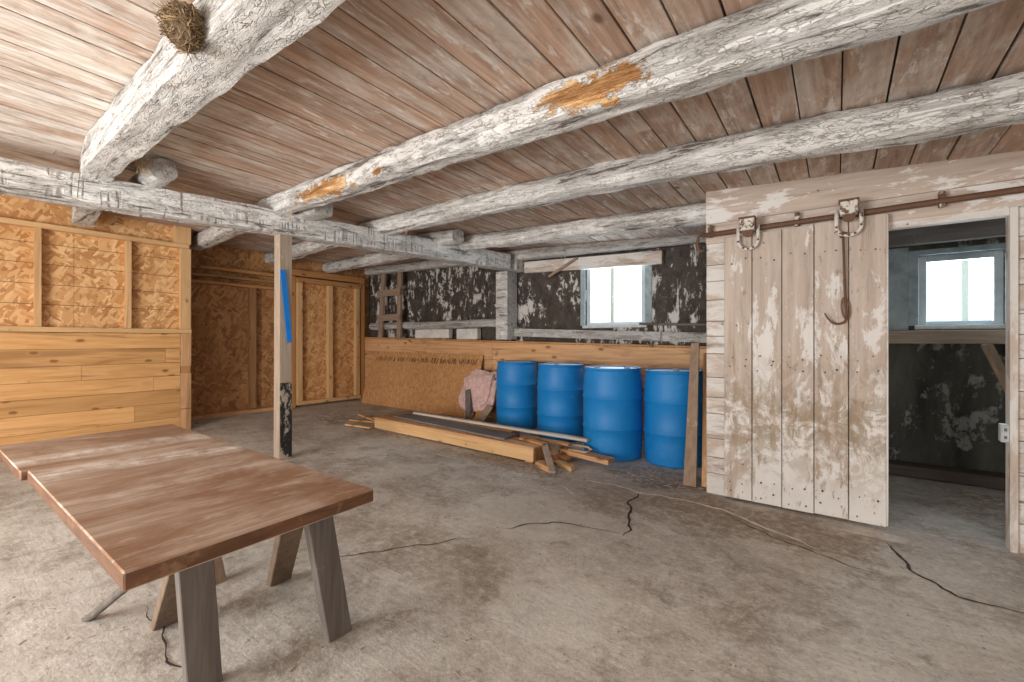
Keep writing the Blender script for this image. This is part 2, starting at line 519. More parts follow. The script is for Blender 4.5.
@memo
def m_blue():
    n = NT('blue_drum_plastic', 0.42, 0.45)
    co = n.obj
    s = n.noise(co, 3.5, 7, 0.72, 0.3)
    sc = n.noise(n.map(scale=(1, 1, 0.25)), 24, 5, 0.7)
    col = n.mix(n.step(s, 0.35, 0.7), (0.003, 0.185, 0.51), (0.008, 0.225, 0.58))
    dust = n.math('MULTIPLY', n.step(s, 0.60, 0.72), n.step(sc, 0.42, 0.6))
    col = n.mix(n.math('MULTIPLY', dust, 0.45), col, (0.22, 0.36, 0.50))
    n.bump(s, 0.1, 0.004)
    return n.done(col, n.math('ADD', 0.40, n.math('MULTIPLY', s, 0.25)))


@memo
def m_lid():
    n = NT('dusty_drum_lid', 0.5, 0.45)
    s = n.noise(n.obj, 5, 6, 0.7)
    col = n.mix(n.step(s, 0.25, 0.55), (0.25, 0.43, 0.58), (0.74, 0.77, 0.79))
    return n.done(col)


@memo
def m_iron(white=0.5):
    n = NT('rusty_iron', 0.65, 0.4)
    p = n.noise(n.obj, 32, 7, 0.72)
    r = n.noise(n.obj, 60, 5, 0.7)
    col = n.mix(r, (0.075, 0.04, 0.026), (0.20, 0.10, 0.055))
    w = n.step(p, 1.0 - white - 0.03, 1.0 - white + 0.03)
    col = n.mix(w, col, (0.66, 0.62, 0.56))
    n.bump(n.math('ADD', w, r), 0.4, 0.003)
    n.b.inputs['Metallic'].default_value = 0.15
    return n.done(col)


@memo
def m_plain(name, color, rough=0.7, var=0.2, scale=12.0):
    n = NT(name, rough, 0.25)
    p = n.noise(n.obj, scale, 6, 0.68)
    col = n.mix(n.step(p, 0.3, 0.7), tuple(c * (1 - var) for c in color), tuple(min(1, c * (1 + var)) for c in color))
    n.bump(p, 0.3, 0.005)
    return n.done(col)


@memo
def m_tar():
    n = NT('black_tar_on_wood', 0.6, 0.3)
    p = n.noise(n.map(scale=(1, 1, 0.45)), 20, 7, 0.72)
    col = n.mix(n.step(p, 0.50, 0.56), (0.022, 0.019, 0.017), (0.40, 0.33, 0.27))
    n.bump(p, 0.4, 0.004)
    return n.done(col)


@memo
def m_glass():
    n = NT('window_glass', 0.05, 0.5)
    t = n.t.nodes.new('ShaderNodeBsdfTransparent')
    g = n.t.nodes.new('ShaderNodeBsdfGlossy')
    g.inputs['Roughness'].default_value = 0.05
    t.inputs[0].default_value = (0.95, 0.98, 1.0, 1)
    mx = n.t.nodes.new('ShaderNodeMixShader')
    mx.inputs[0].default_value = 0.05
    n.link(t.outputs[0], mx.inputs[1])
    n.link(g.outputs[0], mx.inputs[2])
    out = [x for x in n.t.nodes if x.type == 'OUTPUT_MATERIAL'][0]
    n.link(mx.outputs[0], out.inputs['Surface'])
    return n.m


# ------------------------------------------------------------------ mesh helpers
def box(bm, x0, x1, y0, y1, z0, z1, bev=0.0, M=None):
    vs = [bm.verts.new((x, y, z)) for x in (x0, x1) for y in (y0, y1) for z in (z0, z1)]
    idx = ((0, 1, 3, 2), (4, 6, 7, 5), (0, 4, 5, 1), (2, 3, 7, 6), (0, 2, 6, 4), (1, 5, 7, 3))
    fs = [bm.faces.new([vs[i] for i in f]) for f in idx]
    if M is not None:
        bmesh.ops.transform(bm, matrix=M, verts=vs)
    if bev > 0:
        es = list({e for f in fs for e in f.edges})
        bmesh.ops.bevel(bm, geom=es, offset=bev, segments=1, affect='EDGES')
    return vs


def hexa(bm, pts):
    """box from 8 points in the order (x0|x1)(y0|y1)(z0|z1)"""
    vs = [bm.verts.new(p) for p in pts]
    for f in ((0, 1, 3, 2), (4, 6, 7, 5), (0, 4, 5, 1), (2, 3, 7, 6), (0, 2, 6, 4), (1, 5, 7, 3)):
        bm.faces.new([vs[i] for i in f])
    return vs


def frame_between(p0, p1, up=(0, 0, 1)):
    p0, p1 = Vector(p0), Vector(p1)
    x = (p1 - p0).normalized()
    u = Vector(up)
    if abs(x.dot(u)) > 0.98:
        u = Vector((0, 1, 0))
    y = u.cross(x).normalized()
    z = x.cross(y)
    M = Matrix((x, y, z)).transposed().to_4x4()
    M.translation = p0
    return M, (p1 - p0).length


def bar(bm, p0, p1, w, h, bev=0.003, up=(0, 0, 1)):
    """squared stick from p0 to p1: w across, h in the up direction"""
    M, L = frame_between(p0, p1, up)
    return box(bm, 0, L, -w / 2, w / 2, -h / 2, h / 2, bev, M)


def tube(bm, pts, r, n=8, closed=False, flat=1.0):
    rings = []
    pts = [Vector(p) for p in pts]
    for i, p in enumerate(pts):
        a = pts[i - 1] if i > 0 else (pts[-1] if closed else p)
        b = pts[(i + 1) % len(pts)] if (i < len(pts) - 1 or closed) else p
        t = (b - a)
        t = t.normalized() if t.length > 1e-9 else Vector((0, 0, 1))
        u = Vector((0, 1, 0)) if abs(t.y) < 0.9 else Vector((1, 0, 0))
        s = t.cross(u).normalized()
        q = s.cross(t).normalized()
        rr = r[i] if isinstance(r, (list, tuple)) else r
        rings.append([bm.verts.new(p + s * math.cos(6.28319 * k / n) * rr + q * math.sin(6.28319 * k / n) * rr * flat) for k in range(n)])
    m = len(rings)
    for i in range(m if closed else m - 1):
        A, B = rings[i], rings[(i + 1) % m]
        for k in range(n):
            bm.faces.new((A[k], A[(k + 1) % n], B[(k + 1) % n], B[k]))
    if not closed:
        bm.faces.new(rings[0][::-1])
        bm.faces.new(rings[-1])


def lathe(bm, prof, n=48, z0=0.0):
    rings = []
    for r, z in prof:
        if r < 1e-6:
            rings.append([bm.verts.new((0, 0, z + z0))])
        else:
            rings.append([bm.verts.new((r * math.cos(6.28319 * k / n), r * math.sin(6.28319 * k / n), z + z0)) for k in range(n)])
    for A, B in zip(rings, rings[1:]):
        for k in range(n):
            a = [A[k % len(A)], A[(k + 1) % len(A)]] if len(A) > 1 else [A[0]]
            b = [B[(k + 1) % len(B)], B[k % len(B)]] if len(B) > 1 else [B[0]]
            f = a + b
            if len(f) >= 3:
                bm.faces.new(f)


def world_loc(o):
    v = Vector((0, 0, 0))
    while o is not None:
        v = v + o.location
        o = o.parent
    return v


def obj(name, bm, mat, parent=None, smooth=False, recentre=True, local=False):
    """link a bmesh given in the room's coordinates as one object, its origin at its base"""
    bmesh.ops.recalc_face_normals(bm, faces=bm.faces[:])
    off = Vector((0, 0, 0))
    if parent is not None:
        off = Vector((0, 0, 0)) if local else world_loc(parent)
    elif recentre and len(bm.verts):
        xs = [v.co for v in bm.verts]
        off = Vector(((min(v.x for v in xs) + max(v.x for v in xs)) / 2,
                      (min(v.y for v in xs) + max(v.y for v in xs)) / 2, min(v.z for v in xs)))
    if off.length > 0:
        bmesh.ops.translate(bm, vec=-off, verts=bm.verts[:])
    me = bpy.data.meshes.new(name)
    bm.to_mesh(me)
    bm.free()
    if mat is not None:
        me.materials.append(mat)
    if smooth:
        for p in me.polygons:
            p.use_smooth = True
    o = bpy.data.objects.new(name, me)
    COL.objects.link(o)
    if parent is not None:
        o.parent = parent
    else:
        o.location = off
    return o


def tag(o, label, cat, group=None, kind=None):
    o['label'] = label
    o['category'] = cat
    if group:
        o['group'] = group
    if kind:
        o['kind'] = kind
    return o


def thing(name, label, cat, loc=(0, 0, 0), group=None, kind=None):
    o = bpy.data.objects.new(name, None)
    COL.objects.link(o)
    o.location = loc
    return tag(o, label, cat, group, kind)


def struct(o, label=None):
    o['kind'] = 'structure'
    if label:
        o['label'] = label
    return o


def NB():
    return bmesh.new()


def hewn(name, p0, p1, w, h, mat, power=5.0, rough=0.012, crook=0.02, taper=1.0, seed=0, parent=None, n=28, smooth=True, drop=None, bend=None):
    """a hewn log from p0 to p1 (axis points); local X runs along it; a superellipse section, crooked and adzed"""
    M, L = frame_between(p0, p1)
    bm = NB()
    seg = max(8, int(L / 0.045))
    rings = []
    for i in range(seg + 1):
        t = i / seg
        x = L * t
        k = 1.0 + (taper - 1.0) * t
        cy = crook * noise.noise(Vector((x * 0.7 + seed * 9.1, 0.3, seed)))
        cz = crook * 0.6 * noise.noise(Vector((x * 0.7 + seed * 5.3, 4.3, seed)))
        if drop is not None:
            wp = M @ Vector((x, 0, 0))
            cz += (ceil_z(wp.x, wp.y) - drop) - wp.z
            if bend and wp.x < bend[0]:
                cy += bend[1] * (bend[0] - wp.x)
        ring = []
        for j in range(n):
            a = 6.28319 * (j + 0.5) / n
            c, s = math.cos(a), math.sin(a)
            rr = (abs(c) ** power + abs(s) ** power) ** (-1.0 / power)
            yy, zz = c * rr, s * rr
            nz = noise.noise(Vector((x * 3.0 + seed * 7, yy * 2.2, zz * 2.2 + seed)))
            nz2 = noise.noise(Vector((x * 11.0 + seed * 3, yy * 5, zz * 5)))
            d = rough * (nz + 0.45 * nz2)
            ring.append(bm.verts.new((x, yy * (w / 2) * k + cy + yy * d, zz * (h / 2) * k + cz + zz * d)))
        rings.append(ring)
    for A, B in zip(rings, rings[1:]):
        for j in range(n):
            bm.faces.new((A[j], A[(j + 1) % n], B[(j + 1) % n], B[j]))
    bm.faces.new(rings[0][::-1])
    bm.faces.new(rings[-1])
    bmesh.ops.recalc_face_normals(bm, faces=bm.faces[:])
    for e in bm.edges:
        if len(e.link_faces) == 2 and e.calc_face_angle() > 0.6:
            e.smooth = False
    me = bpy.data.meshes.new(name)
    bm.to_mesh(me)
    bm.free()
    me.materials.append(mat)
    if smooth:
        for p in me.polygons:
            p.use_smooth = len(p.vertices) == 4
    o = bpy.data.objects.new(name, me)
    COL.objects.link(o)
    o.matrix_world = M
    return o


# ================================================================== SETTING
# ---- floor
bm = NB()
X0, X1, Y0, Y1 = -8.3, 2.6, -3.2, 5.9
nx, ny = 136, 114
gv = [[bm.verts.new((X0 + (X1 - X0) * i / nx, Y0 + (Y1 - Y0) * j / ny, 0)) for j in range(ny + 1)] for i in range(nx + 1)]
for r in gv:
    for v in r:
        v.co.z = floor_bumpy(v.co.x, v.co.y)
for i in range(nx):
    for j in range(ny):
        bm.faces.new((gv[i][j], gv[i + 1][j], gv[i + 1][j + 1], gv[i][j + 1]))
floor = struct(obj('floor', bm, m_concrete(), smooth=True, recentre=False), 'rough stained concrete floor')


def floor_strip(name, pts, w, mat, lift=0.002, wob=0.02, seed=0):
    bm = NB()
    P = []
    for (a, b) in zip(pts, pts[1:]):
        k = max(2, int((Vector(b) - Vector(a)).length / 0.03))
        for i in range(k):
            P.append(Vector(a).lerp(Vector(b), i / k))
    P.append(Vector(pts[-1]))
    Q = []
    for i, p in enumerate(P):
        e = min(i, len(P) - 1 - i, 3) / 3.0
        Q.append(Vector((p.x + wob * e * noise.noise(Vector((p.x * 9, p.y * 9, seed))), p.y + wob * e * noise.noise(Vector((p.x * 9, p.y * 9, seed + 7.7))), 0)))
    prev = None
    for i, p in enumerate(Q):
        d = (Q[min(i + 1, len(Q) - 1)] - Q[max(i - 1, 0)]).normalized()
        s = Vector((-d.y, d.x, 0))
        ww = w * (0.45 + 0.9 * abs(noise.noise(Vector((p.x * 14, p.y * 14, seed + 2.0))))) * (0.15 + 0.85 * min(1, min(i, len(Q) - 1 - i) / 5.0))
        cur = []
        for sg in (-1, 1):
            q = p + s * ww * sg
            cur.append(bm.verts.new((q.x, q.y, floor_bumpy(q.x, q.y) + lift)))
        if prev:
            bm.faces.new((prev[0], prev[1], cur[1], cur[0]))
        prev = cur
    return obj(name, bm, mat, parent=floor)


M_CRACK = m_plain('crack_shadow_dirt', (0.06, 0.045, 0.035), 0.9, 0.3)
M_SEAM = m_plain('pale_seam_mortar', (0.74, 0.68, 0.60), 0.9, 0.25)
for k, (pts, w, dark) in enumerate([
        (((-1.29, 3.50), (-1.27, 3.2), (-1.22, 3.12), (-1.16, 2.9), (-1.07, 2.74), (-1.08, 2.62)), 0.013, 1),
        (((0.237, 3.52), (0.29, 3.3), (0.348, 3.10), (0.41, 3.02), (0.475, 2.97), (0.70, 2.95)), 0.011, 1),
        (((-0.66, 3.42), (-0.40, 3.22), (-0.18, 3.12), (0.06, 3.03), (0.20, 2.99)), 0.006, 1),
        (((-2.28, 1.36), (-2.05, 1.68), (-1.93, 1.87), (-1.80, 2.05)), 0.006, 1),
        (((-1.75, 2.24), (-1.55, 2.55), (-1.35, 2.62), (-1.08, 2.64)), 0.006, 1),
        (((-2.55, 0.62), (-2.36, 0.63), (-2.20, 0.60), (-2.02, 0.56), (-1.93, 0.60), (-1.86, 0.52)), 0.0045, 1),
        (((-1.84, 3.40), (-1.55, 3.50), (-1.28, 3.46), (-0.95, 3.49), (-0.68, 3.48), (-0.42, 3.33), (-0.1, 3.14)), 0.018, 0),
        (((-1.95, 3.23), (-1.78, 3.18), (-1.62, 3.02)), 0.012, 0),
        (((-3.6, 3.3), (-3.2, 3.25), (-2.85, 3.35)), 0.008, 0)]):
    floor_strip('floor_crack' if dark else 'floor_seam', pts, w, M_CRACK if dark else M_SEAM, 0.002 + 0.0004 * k, 0.035, k * 3.1)

# ---- ceiling planks
bm = NB()
x = -8.25
pitch = 0.176
while x < 2.5:
    w = pitch - random.uniform(0.006, 0.013)
    y = -3.2 - random.uniform(0, 2.5)
    while y < 5.7:
        ye = y + random.choice((5.5, 6.4, 7.2, 9.5))
        a, b = max(y, -3.2), min(ye - 0.004, 5.75)
        if b - a > 0.05:
            dz = random.uniform(-0.003, 0.003)
            pts = []
            for xx in (x, x + w):
                for yy in (a, b):
                    z = ceil_z(xx, yy) + dz
                    pts += [(xx, yy, z), (xx, yy, z + 0.025)]
            hexa(bm, pts)
        y = ye
    x += pitch
ceiling = struct(obj('ceiling', bm, m_ceiling(), recentre=False), 'ceiling of old planks under the loft')
bm = NB()
for xa, xb_ in ((-8.3, -4.5), (-4.5, 2.6)):
    pts = []
    for xx in (xa, xb_):
        for yy in (-3.2, 5.9):
            pts += [(xx, yy, ceil_z(xx, yy) + 0.035), (xx, yy, ceil_z(xx, yy) + 0.06)]
    hexa(bm, pts)
obj('loft_boards', bm, m_greywood('y', 5), parent=ceiling)


# ---- wall at the back: sooty boarding above the pine half wall, two window openings
def wall_panel_y(bm, x0, x1, z0, z1, y0, y1, holes):
    """upright wall slab between y0 and y1, cut into blocks round its openings (x0,x1,z0,z1)"""
    xs = sorted({x0, x1, *[h[0] for h in holes], *[h[1] for h in holes]})
    for a, b in zip(xs, xs[1:]):
        zs = [(z0, z1)]
        for h in holes:
            if h[0] <= a and h[1] >= b:
                nz = []
                for (p, q) in zs:
                    if h[2] > p:
                        nz.append((p, h[2]))
                    if h[3] < q:
                        nz.append((h[3], q))
                zs = nz
        for p, q in zs:
            box(bm, a, b, y0, y1, p, q)


YW = 5.5                      # face of the sooty wall
WIN1 = (-2.80, -1.96, 1.43, 2.31)
WIN2 = (0.605, 1.15, 1.36, 2.005)
bm = NB()
wall_panel_y(bm, -7.75, -0.86, -0.05, 2.95, YW, YW + 0.16, [WIN1])
wall_back = struct(obj('wall_back', bm, m_flaking(0), recentre=False), 'sooty dark back wall with flaking limewash above the pine half wall')
bm = NB()
wall_panel_y(bm, -0.86, 2.45, -0.05, 2.6, YW, YW + 0.16, [WIN2])
wall_room = struct(obj('wall_back_room', bm, m_flaking(1), recentre=False), 'dark grimy wall of the small room behind the doorway')
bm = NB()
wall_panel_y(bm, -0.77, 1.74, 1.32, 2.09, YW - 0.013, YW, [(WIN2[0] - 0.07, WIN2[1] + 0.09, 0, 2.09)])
o = obj('window_glow_panel', bm, m_plain('painted_blue_grey_glow', (0.31, 0.365, 0.38), 0.85, 0.35, 5), parent=wall_room)  # added panel, the window's bluish haze is painted into its colour
bm = NB()
box(bm, -0.86, -0.78, 3.88, YW, -0.02, 2.5)  # unseen wall, added so that the room stays dark
struct(obj('wall_room_left_added', bm, m_flaking(1), recentre=False), 'unseen side wall added to keep the small room dark')
bm = NB()
box(bm, 1.75, 1.83, 3.88, YW, -0.02, 2.5)
struct(obj('wall_room_right_added', bm, m_flaking(1), recentre=False), 'unseen side wall added to keep the small room dark')


def window(name, hole, label, tilt_bar):
    x0, x1, z0, z1 = hole
    root = bpy.data.objects.new(name, None)
    COL.objects.link(root)
    root.location = ((x0 + x1) / 2, YW + 0.05, z0)
    struct(root, label)
    sash = m_plain('sash_with_painted_glow', (0.50, 0.56, 0.58), 0.6, 0.12)  # pale blue tint paints the window glow onto the sash
    bm = NB()
    ya, yb = YW + 0.035, YW + 0.10
    t = 0.06
    box(bm, x0, x0 + t, ya, yb, z0, z1, 0.004)
    box(bm, x1 - t, x1, ya, yb, z0, z1, 0.004)
    box(bm, x0 + t, x1 - t, ya, yb, z0, z0 + t * 0.7, 0.004)
    box(bm, x0 + t, x1 - t, ya, yb, z1 - t, z1, 0.004)
    obj('window_frame', bm, sash, parent=root)
    bm = NB()
    box(bm, x0 + t - 0.01, x1 - t + 0.01, YW + 0.07, YW + 0.076, z0 + t * 0.7 - 0.01, z1 - t + 0.01)
    obj('window_pane', bm, m_glass(), parent=root)
    bm = NB()
    box(bm, x0 - 0.03, x1 + 0.03, YW - 0.035, YW + 0.04, z0 - 0.035, z0 + 0.004, 0.004)
    obj('window_sill', bm, m_plain('dusty_sill', (0.50, 0.52, 0.52), 0.7, 0.2), parent=root)
    bm = NB()
    box(bm, x0 - 0.07, x0, YW - 0.014, YW + 0.01, z0, z1 + 0.05, 0.003)
    box(bm, x1, x1 + 0.09, YW - 0.014, YW + 0.01, z0, z1 + 0.05, 0.003)
    box(bm, x0, x1, YW - 0.014, YW + 0.01, z1, z1 + 0.05, 0.003)
    obj('window_casing', bm, m_plain('casing_with_painted_glow', (0.30, 0.36, 0.375), 0.75, 0.3), parent=root)  # casing colour has the bluish window glow painted in
    return root


window('window_1', WIN1, 'small bright window in the sooty back wall above the blue drums', 0)
window('window_2', WIN2, 'small bright window seen through the open doorway', 0)
# posts standing outside, seen hazily through the panes
for nm, x, lab in (('porch_post', -2.75, 'pale post outside the window above the drums'), ('porch_post', 1.04, 'pale post outside the window seen through the doorway')):
    bm = NB()
    box(bm, x - 0.022, x + 0.022, 6.28, 6.33, 0, 3.2, 0.004)
    tag(obj(nm, bm, m_plain('sunlit_pale_post', (0.82, 0.83, 0.68), 0.7, 0.05)), lab, 'post', 'pale posts outside the windows')

# ---- partition of horizontal boards on the right, with the doorway
YP = 3.80
OP = (0.18, 0.812, 0.0, 2.0)   # doorway opening
bm = NB()
z = -0.01
heights = [0.17, 0.13, 0.15, 0.20, 0.13, 0.16, 0.19, 0.14, 0.12, 0.17, 0.15, 0.13, 0.19]
zs = [z]
for h in heights:
    zs.append(zs[-1] + h)
for a, b in zip(zs, zs[1:]):
    b2 = b - 0.004
    for (p, q) in ((-0.85, OP[0]), (OP[1] + 0.001, 2.45)):
        box(bm, p, q, YP + random.uniform(0, 0.004), YP + 0.055, a, min(b2, 2.0) if b2 > 1.95 else b2, 0.003)
part = struct(obj('wall_right', bm, m_barnpaint('x', 2), recentre=False), 'board partition wall on the right')
bm = NB()
zt = max(zs)
tops = [(2.0, 2.155), (2.158, 2.275), (2.278, 2.46)]
for k, (a, b) in enumerate(tops):
    pts = []
    for xx in (-0.85, 2.45):
        for yy in (YP - 0.012 - 0.003 * k, YP + 0.055):
            cz = ceil_z(xx, YP) + 0.01
            pts += [(xx, yy, min(a, cz - 0.02)), (xx, yy, min(b, cz) if k < 2 else cz)]
    hexa(bm, pts)
obj('header_boards', bm, m_barnpaint('x', 1), parent=part)
bm = NB()
box(bm, OP[1] - 0.002, OP[1] + 0.032, YP - 0.02, YP + 0.07, -0.01, 2.0, 0.003)
obj('door_jamb', bm, m_barnpaint('z', 2), parent=part)
bm = NB()
pts = []
box(bm, OP[0], OP[1], YP - 0.006, YP + 0.06, 1.955, 2.005, 0.003)
obj('door_lintel', bm, m_barnpaint('x', 2), parent=part)

# ---- low pine wall below the sooty wall
YL = 5.32
bm = NB()
xb = [(-7.6, -4.315), (-4.31, -0.87)]
for k in range(5):
    for (a, b) in xb:
        pts = []
        for xx in (a, b):
            for yy in (YL, YL + 0.03):
                t = low_wall_top(xx)
                lo = t - 0.27 * (k + 1)
                pts += [(xx, yy + 0.002 * (k % 2), max(lo, 0.0)), (xx, yy + 0.002 * (k % 2), t - 0.27 * k - 0.005)]
        hexa(bm, pts)
low = struct(obj('wall_low', bm, m_pine('x', 4), recentre=False), 'low pine board wall behind the blue drums')
bm = NB()
for (a, b) in ((-7.6, -4.33), (-4.32, -0.87)):
    pts = []
    for xx in (a, b):
        for yy in (YL - 0.02, YW + 0.0):
            pts += [(xx, yy, low_wall_top(xx)), (xx, yy, low_wall_top(xx) + 0.022)]
    hexa(bm, pts)
obj('cap_board', bm, m_pine('x', 1), parent=low)

# ---- left wall: pine boards below, strand board and studs above
XL = -6.87
YLE = 2.14                    # its far end
bm = NB()
zb = [0.03, 0.235, 0.43, 0.60, 0.775, 0.945, 1.13, 1.315]
for a, b in zip(zb, zb[1:]):
    y = -3.2 + random.uniform(-2, 0)
    while y < YLE - 0.1:
        ye = y + random.choice((1.9, 2.4, 3.1))
        p, q = max(y, -3.2), min(ye, YLE - 0.1) - 0.002
        if q > p:
            box(bm, XL - 0.025, XL + random.uniform(0, 0.003), p, q, a, b - 0.003, 0.002)
        y = ye
wl = struct(obj('wall_left', bm, m_pine('y', 0), recentre=False), 'pine board and strand board wall on the left')
bm = NB()
for (p, q) in ((-3.2, -2.1), (-2.097, -0.87), (-0.867, 0.36), (0.363, 1.06), (1.063, YLE)):
    box(bm, XL - 0.10, XL - 0.088, p, q, 1.3, 2.95)
obj('strand_board', bm, m_osb(0), parent=wl)
M_LINE = m_plain('sheet_print_line', (0.16, 0.085, 0.04), 0.8, 0.1)
bm = NB()
for zz in (1.62, 1.84, 2.06, 2.28, 2.5):
    box(bm, XL - 0.088, XL - 0.0872, -3.2, YLE - 0.02, zz - 0.003, zz + 0.003)
obj('printed_line', bm, M_LINE, parent=wl)
for y in (0.78, 1.53, -0.1, -0.85, -1.6, -2.4):
    bm = NB()
    box(bm, XL - 0.087, XL - 0.002, y - 0.03, y + 0.02, 1.375, 2.432, 0.002)
    obj('stud', bm, m_pine('z', 2), parent=wl)
bm = NB()
box(bm, XL - 0.087, XL + 0.012, -3.2, YLE + 0.02, 1.318, 1.372, 0.002)
obj('rail', bm, m_pine('y', 2), parent=wl)
bm = NB()
box(bm, XL - 0.087, XL + 0.004, -3.2, YLE + 0.0, 2.433, 2.488, 0.002)
obj('rail', bm, m_pine('y', 2), parent=wl)
bm = NB()
box(bm, XL - 0.087, XL - 0.001, YLE - 0.09, YLE + 0.02, 1.374, 2.43, 0.002)
obj('corner_stud', bm, m_pine('z', 2), parent=wl)
bm = NB()
box(bm, XL - 0.087, XL - 0.001, YLE - 0.16, YLE + 0.02, 2.49, 2.86, 0.002)
obj('corner_stud', bm, m_pine('z', 2), parent=wl)
for (a, b) in ((0.03, 0.33), (0.335, 0.80), (0.89, 1.316)):
    bm = NB()
    box(bm, XL - 0.087, XL + 0.006, YLE - 0.098, YLE + 0.02, a, b, 0.003)
    obj('corner_block', bm, m_pine('z', 4), parent=wl)
bm = NB()
box(bm, XL - 0.087, XL - 0.006, YLE - 0.095, YLE + 0.012, 0.80, 0.89, 0.003)
obj('corner_block', bm, m_pine('y', 1), parent=wl)
bm = NB()
box(bm, -7.75, XL - 0.10, YLE, YLE + 0.012, 0.0, 2.95)
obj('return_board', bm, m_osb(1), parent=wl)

# ---- alcove wall: strand board beyond the left wall
XR = -7.60
bm = NB()
for (p, q) in ((2.152, 3.4), (3.403, 4.62), (4.623, 5.49)):
    box(bm, XR - 0.10, XR - 0.088, p, q, 0.0, 2.95)
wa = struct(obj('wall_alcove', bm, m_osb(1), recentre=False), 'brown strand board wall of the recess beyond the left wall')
for z0, z1, dx in ((2.30, 2.35, 0.03), (2.19, 2.235, 0.0), (2.08, 2.125, 0.02)):
    bm = NB()
    box(bm, XR - 0.088, XR + dx, 2.17, 3.80, z0, z1, 0.002)
    obj('rail', bm, m_pine('y', 1 if dx else 3), parent=wa)
bm = NB()
box(bm, XR - 0.088, XR, 3.20, 3.29, 0.13, 2.08, 0.002)
obj('stud', bm, m_pine('z', 3), parent=wa)
bm = NB()
box(bm, XR - 0.088, XR + 0.02, 2.17, 3.80, 0.04, 0.115, 0.002)
obj('bottom_plate', bm, m_pine('y', 4), parent=wa)
bm = NB()
box(bm, XR - 0.088, XR + 0.01, 3.81, 3.93, 0.04, 2.35, 0.002)
obj('door_post', bm, m_pine('z', 1), parent=wa)
bm = NB()
box(bm, XR - 0.088, XR + 0.035, 3.80, 5.30, 2.36, 2.47, 0.002)
obj('header', bm, m_pine('y', 1), parent=wa)
bm = NB()
box(bm, XR - 0.088, XR + 0.03, 5.215, 5.31, 0.04, 2.36, 0.002)
obj('door_post', bm, m_pine('z', 1), parent=wa)

# framed strand board door in the recess
d = thing('framed_door', 'strand board door with three pale upright battens in the far left corner', 'door', (XR + 0.02, 4.56, 0.10))
bm = NB()
box(bm, XR - 0.04, XR - 0.025, 3.945, 5.20, 0.10, 2.33)
obj('door_panel', bm, m_osb(3), parent=d)
for y in (3.985, 4.565, 5.14):
    bm = NB()
    box(bm, XR - 0.025, XR + 0.055, y - 0.045, y + 0.045, 0.165, 2.24, 0.003)
    obj('batten', bm, m_pine('z', 2), parent=d)
bm = NB()
box(bm, XR - 0.025, XR + 0.062, 3.94, 5.20, 0.10, 0.162, 0.003)
obj('bottom_rail', bm, m_pine('y', 2), parent=d)
bm = NB()
box(bm, XR - 0.025, XR + 0.062, 3.94, 5.20, 2.243, 2.33, 0.003)
obj('top_rail', bm, m_pine('y', 1), parent=d)

# ---- walls behind the camera, with a wide doorway and an opening added for fill light, and the outer right wall
bm = NB()
wall_panel_y(bm, -8.3, 2.6, -0.02, 2.95, -3.2, -3.05, [(-4.7, -1.5, -0.03, 2.25), (0.3, 1.7, -0.03, 2.2)])
struct(obj('wall_front', bm, m_barnpaint('x', 2), recentre=False), 'board wall behind the viewer with an open doorway and an opening added for fill light')
bm = NB()
box(bm, 2.46, 2.6, -3.05, 5.66, -0.02, 2.6)
struct(obj('wall_outer_right', bm, m_barnpaint('y', 2), recentre=False), 'outer wall on the right')
bm = NB()
box(bm, -8.3, -7.75, -3.05, 5.66, -0.02, 3.0)
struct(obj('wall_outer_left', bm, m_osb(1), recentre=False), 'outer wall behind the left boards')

# ================================================================== TIMBERS
# girder lying across the room under the joists
GA, GB = (-5.586, -3.04, 2.458), (-3.905, 5.125, 2.365)
girder = hewn('girder', GA, GB, 0.22, 0.225, m_whitewash(1, (), True), 14.0, 0.010, 0.02, 1.0, 2)
tag(girder, 'hewn limewashed girder with adze cuts lying across the room on the thin post', 'beam')

def joist(p_left, p_right, w, h, mat, label, seed, power=5.0, rough=0.016, crook=0.05, taper=1.0, name='joist', drop=None, bend=None):
    o = hewn(name, p_left, p_right, w, h, mat, power, rough, crook, taper, seed, drop=drop, bend=bend)
    return tag(o, label, 'beam', 'limewashed ceiling logs')


def over(xl, yl, xr, yr, w, h, mat, label, seed, power, rough, crook, bend=None):
    """joist hung tight under the ceiling planks"""
    d = h / 2 + 0.004
    return joist((xl, yl, ceil_z(xl, yl) - d), (xr, yr, ceil_z(xr, yr) - d), w, h, mat, label, seed, power, rough, crook, drop=d, bend=bend)


over(-6.80, 0.888, 0.9, 0.64, 0.185, 0.215, m_whitewash(2),
     'thick squared limewashed ceiling beam at the left holding the bird nest', 11, 30.0, 0.009, 0.012, (-4.4, 0.095))
over(-7.30, 2.37, 1.6, 1.69, 0.185, 0.19,
     m_whitewash(3, (((6.46, -0.10, 0.02), (0.27, 0.10, 0.075)), ((3.93, -0.10, 0.03), (0.50, 0.10, 0.075)), ((4.75, -0.10, 0.01), (0.07, 0.06, 0.03)))),
     'limewashed ceiling log with two raw orange patches, crossing the middle of the ceiling', 12, 4.5, 0.014, 0.03)
over(-7.72, 3.53, 2.0, 2.65, 0.20, 0.18, m_whitewash(4),
     'limewashed ceiling log passing just in front of the sliding door wall', 13, 3.2, 0.016, 0.04)
over(-7.66, 4.55, -0.87, 4.07, 0.19, 0.18, m_whitewash(5),
     'peeling round ceiling log farthest back, ending at the board partition', 14, 2.6, 0.016, 0.03)
joist((-7.5, 5.33, 2.60), (-0.87, 5.30, 2.405), 0.17, 0.155,
      m_whitewash(6, (), False, 0.25), 'grey wall plate log running along the top of the sooty back wall', 15, 3.0, 0.010, 0.02)
